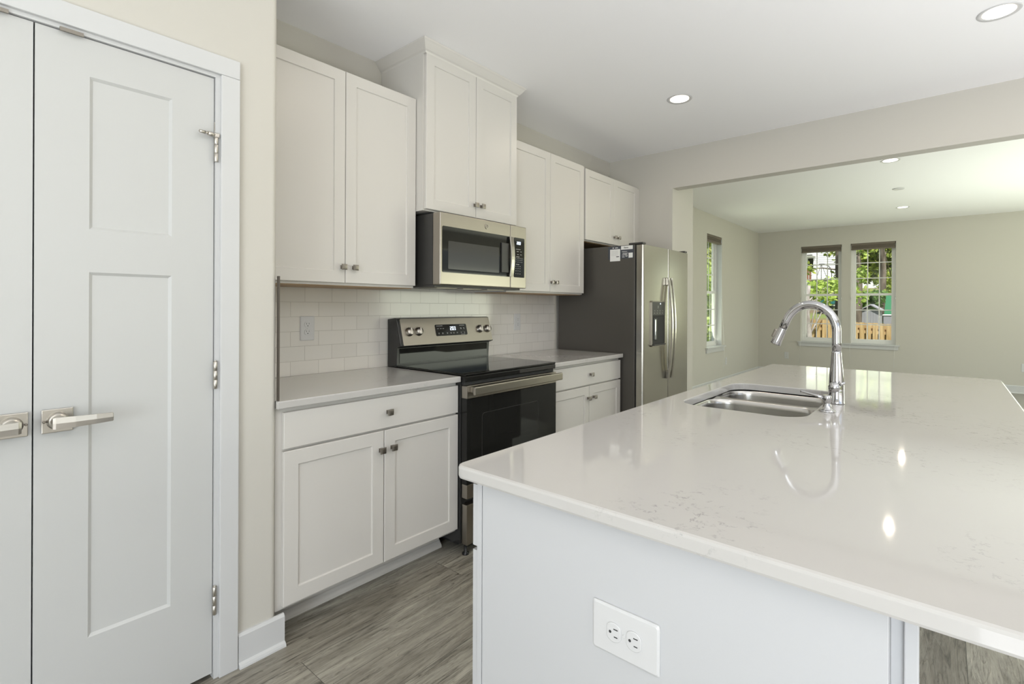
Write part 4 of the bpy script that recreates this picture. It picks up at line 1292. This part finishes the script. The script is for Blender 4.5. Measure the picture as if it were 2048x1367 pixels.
# van on the road
va = thing('van', 'white van parked on the road, seen through the right-hand far window', 'van', (100, 9.4, 3.9))
b = MB()
side_ = [(11.0, 4.45), (11.0, 6.35), (10.85, 6.5), (8.75, 6.5), (8.1, 6.0), (7.5, 5.55), (7.1, 5.4), (7.0, 4.45)]
b.prism(side_, lambda p, a: (a, p[0], p[1]), 99.0, 100.9, .05)
b.build('body', 'vanwhite', va)
wi = MB().prism([(8.7, 6.25), (8.15, 5.92), (7.75, 5.6), (8.7, 5.6)], lambda p, a: (a, p[0], p[1]), 98.985, 98.998); wi.build('side_window', 'blackglass', va)
wh = MB()
for y in (10.2, 7.8): wh.lathe([(.36, 0), (.36, .2), (.2, .21), (0, .21)], (99.2, y, 4.3), (-1, 0, 0), 20)
wh.build('wheels', 'black', va)
# sheds and tarpaulins
sh = thing('garden_shed', 'weathered grey shed behind the fence, seen through the right-hand far window', 'shed', (24.6, 2.3, -.3))
w = MB()
y = 2.02
while y < 2.60:
    w.box(24, 24.03, y, y + .093, -.2, 1.22); y += .096
w.box(24.031, 25.2, 2.02, 2.60, -.3, 1.2); w.build('board_wall', 'shed', sh)
rf = MB().prism([(1.94, 1.2), (2.30, 1.43), (2.68, 1.2), (2.68, 1.16), (2.30, 1.38), (1.94, 1.16)], lambda p, a: (a, p[0], p[1]), 23.9, 25.3); rf.build('roof', 'shed', sh)
tt = MB().prism([(1.78, .2), (1.66, 1.72), (1.2, 1.72), (1.1, .2)], lambda p, a: (22.0 + a + .25 * max(0, p[1] - 1), p[0], p[1]), 0, .5)
tag(tt.build('garden_tent', 'greentarp'), 'green tarpaulin tent at the right of the grey shed', 'tent')
b = thing('storage_box', 'grey bin below the green tarpaulin tent', 'bin', (20.5, 1.52, -.5))
bb = MB().box(20.3, 20.8, 1.30, 1.60, -.9, 1.02, .02); bb.build('bin_body', 'shed', b)
bb = MB().box(20.28, 20.82, 1.28, 1.62, 1.0205, 1.06, .01); bb.build('lid', 'siding', b)
te = thing('boat_trailer', 'teal tarpaulin-covered trailer behind the fence, through the window behind the faucet', 'trailer', (30, 4.6, 1.0))
bb = MB().prism([(4.35, 1.45), (4.35, 1.75), (4.5, 1.85), (4.95, 1.80), (5.0, 1.45)], lambda p, a: (a, p[0], p[1]), 29.5, 31.0, .04); bb.build('cover', 'teal', te)
bb = MB().box(29.6, 30.9, 4.38, 4.97, 1.38, 1.449); bb.build('frame', 'siding', te)
bb = MB()
for y in (4.45, 4.85): bb.lathe([(.2, 0), (.2, .12), (0, .12)], (29.8, y, 1.18), (0, 1, 0), 16)
bb.build('wheel', 'black', te)
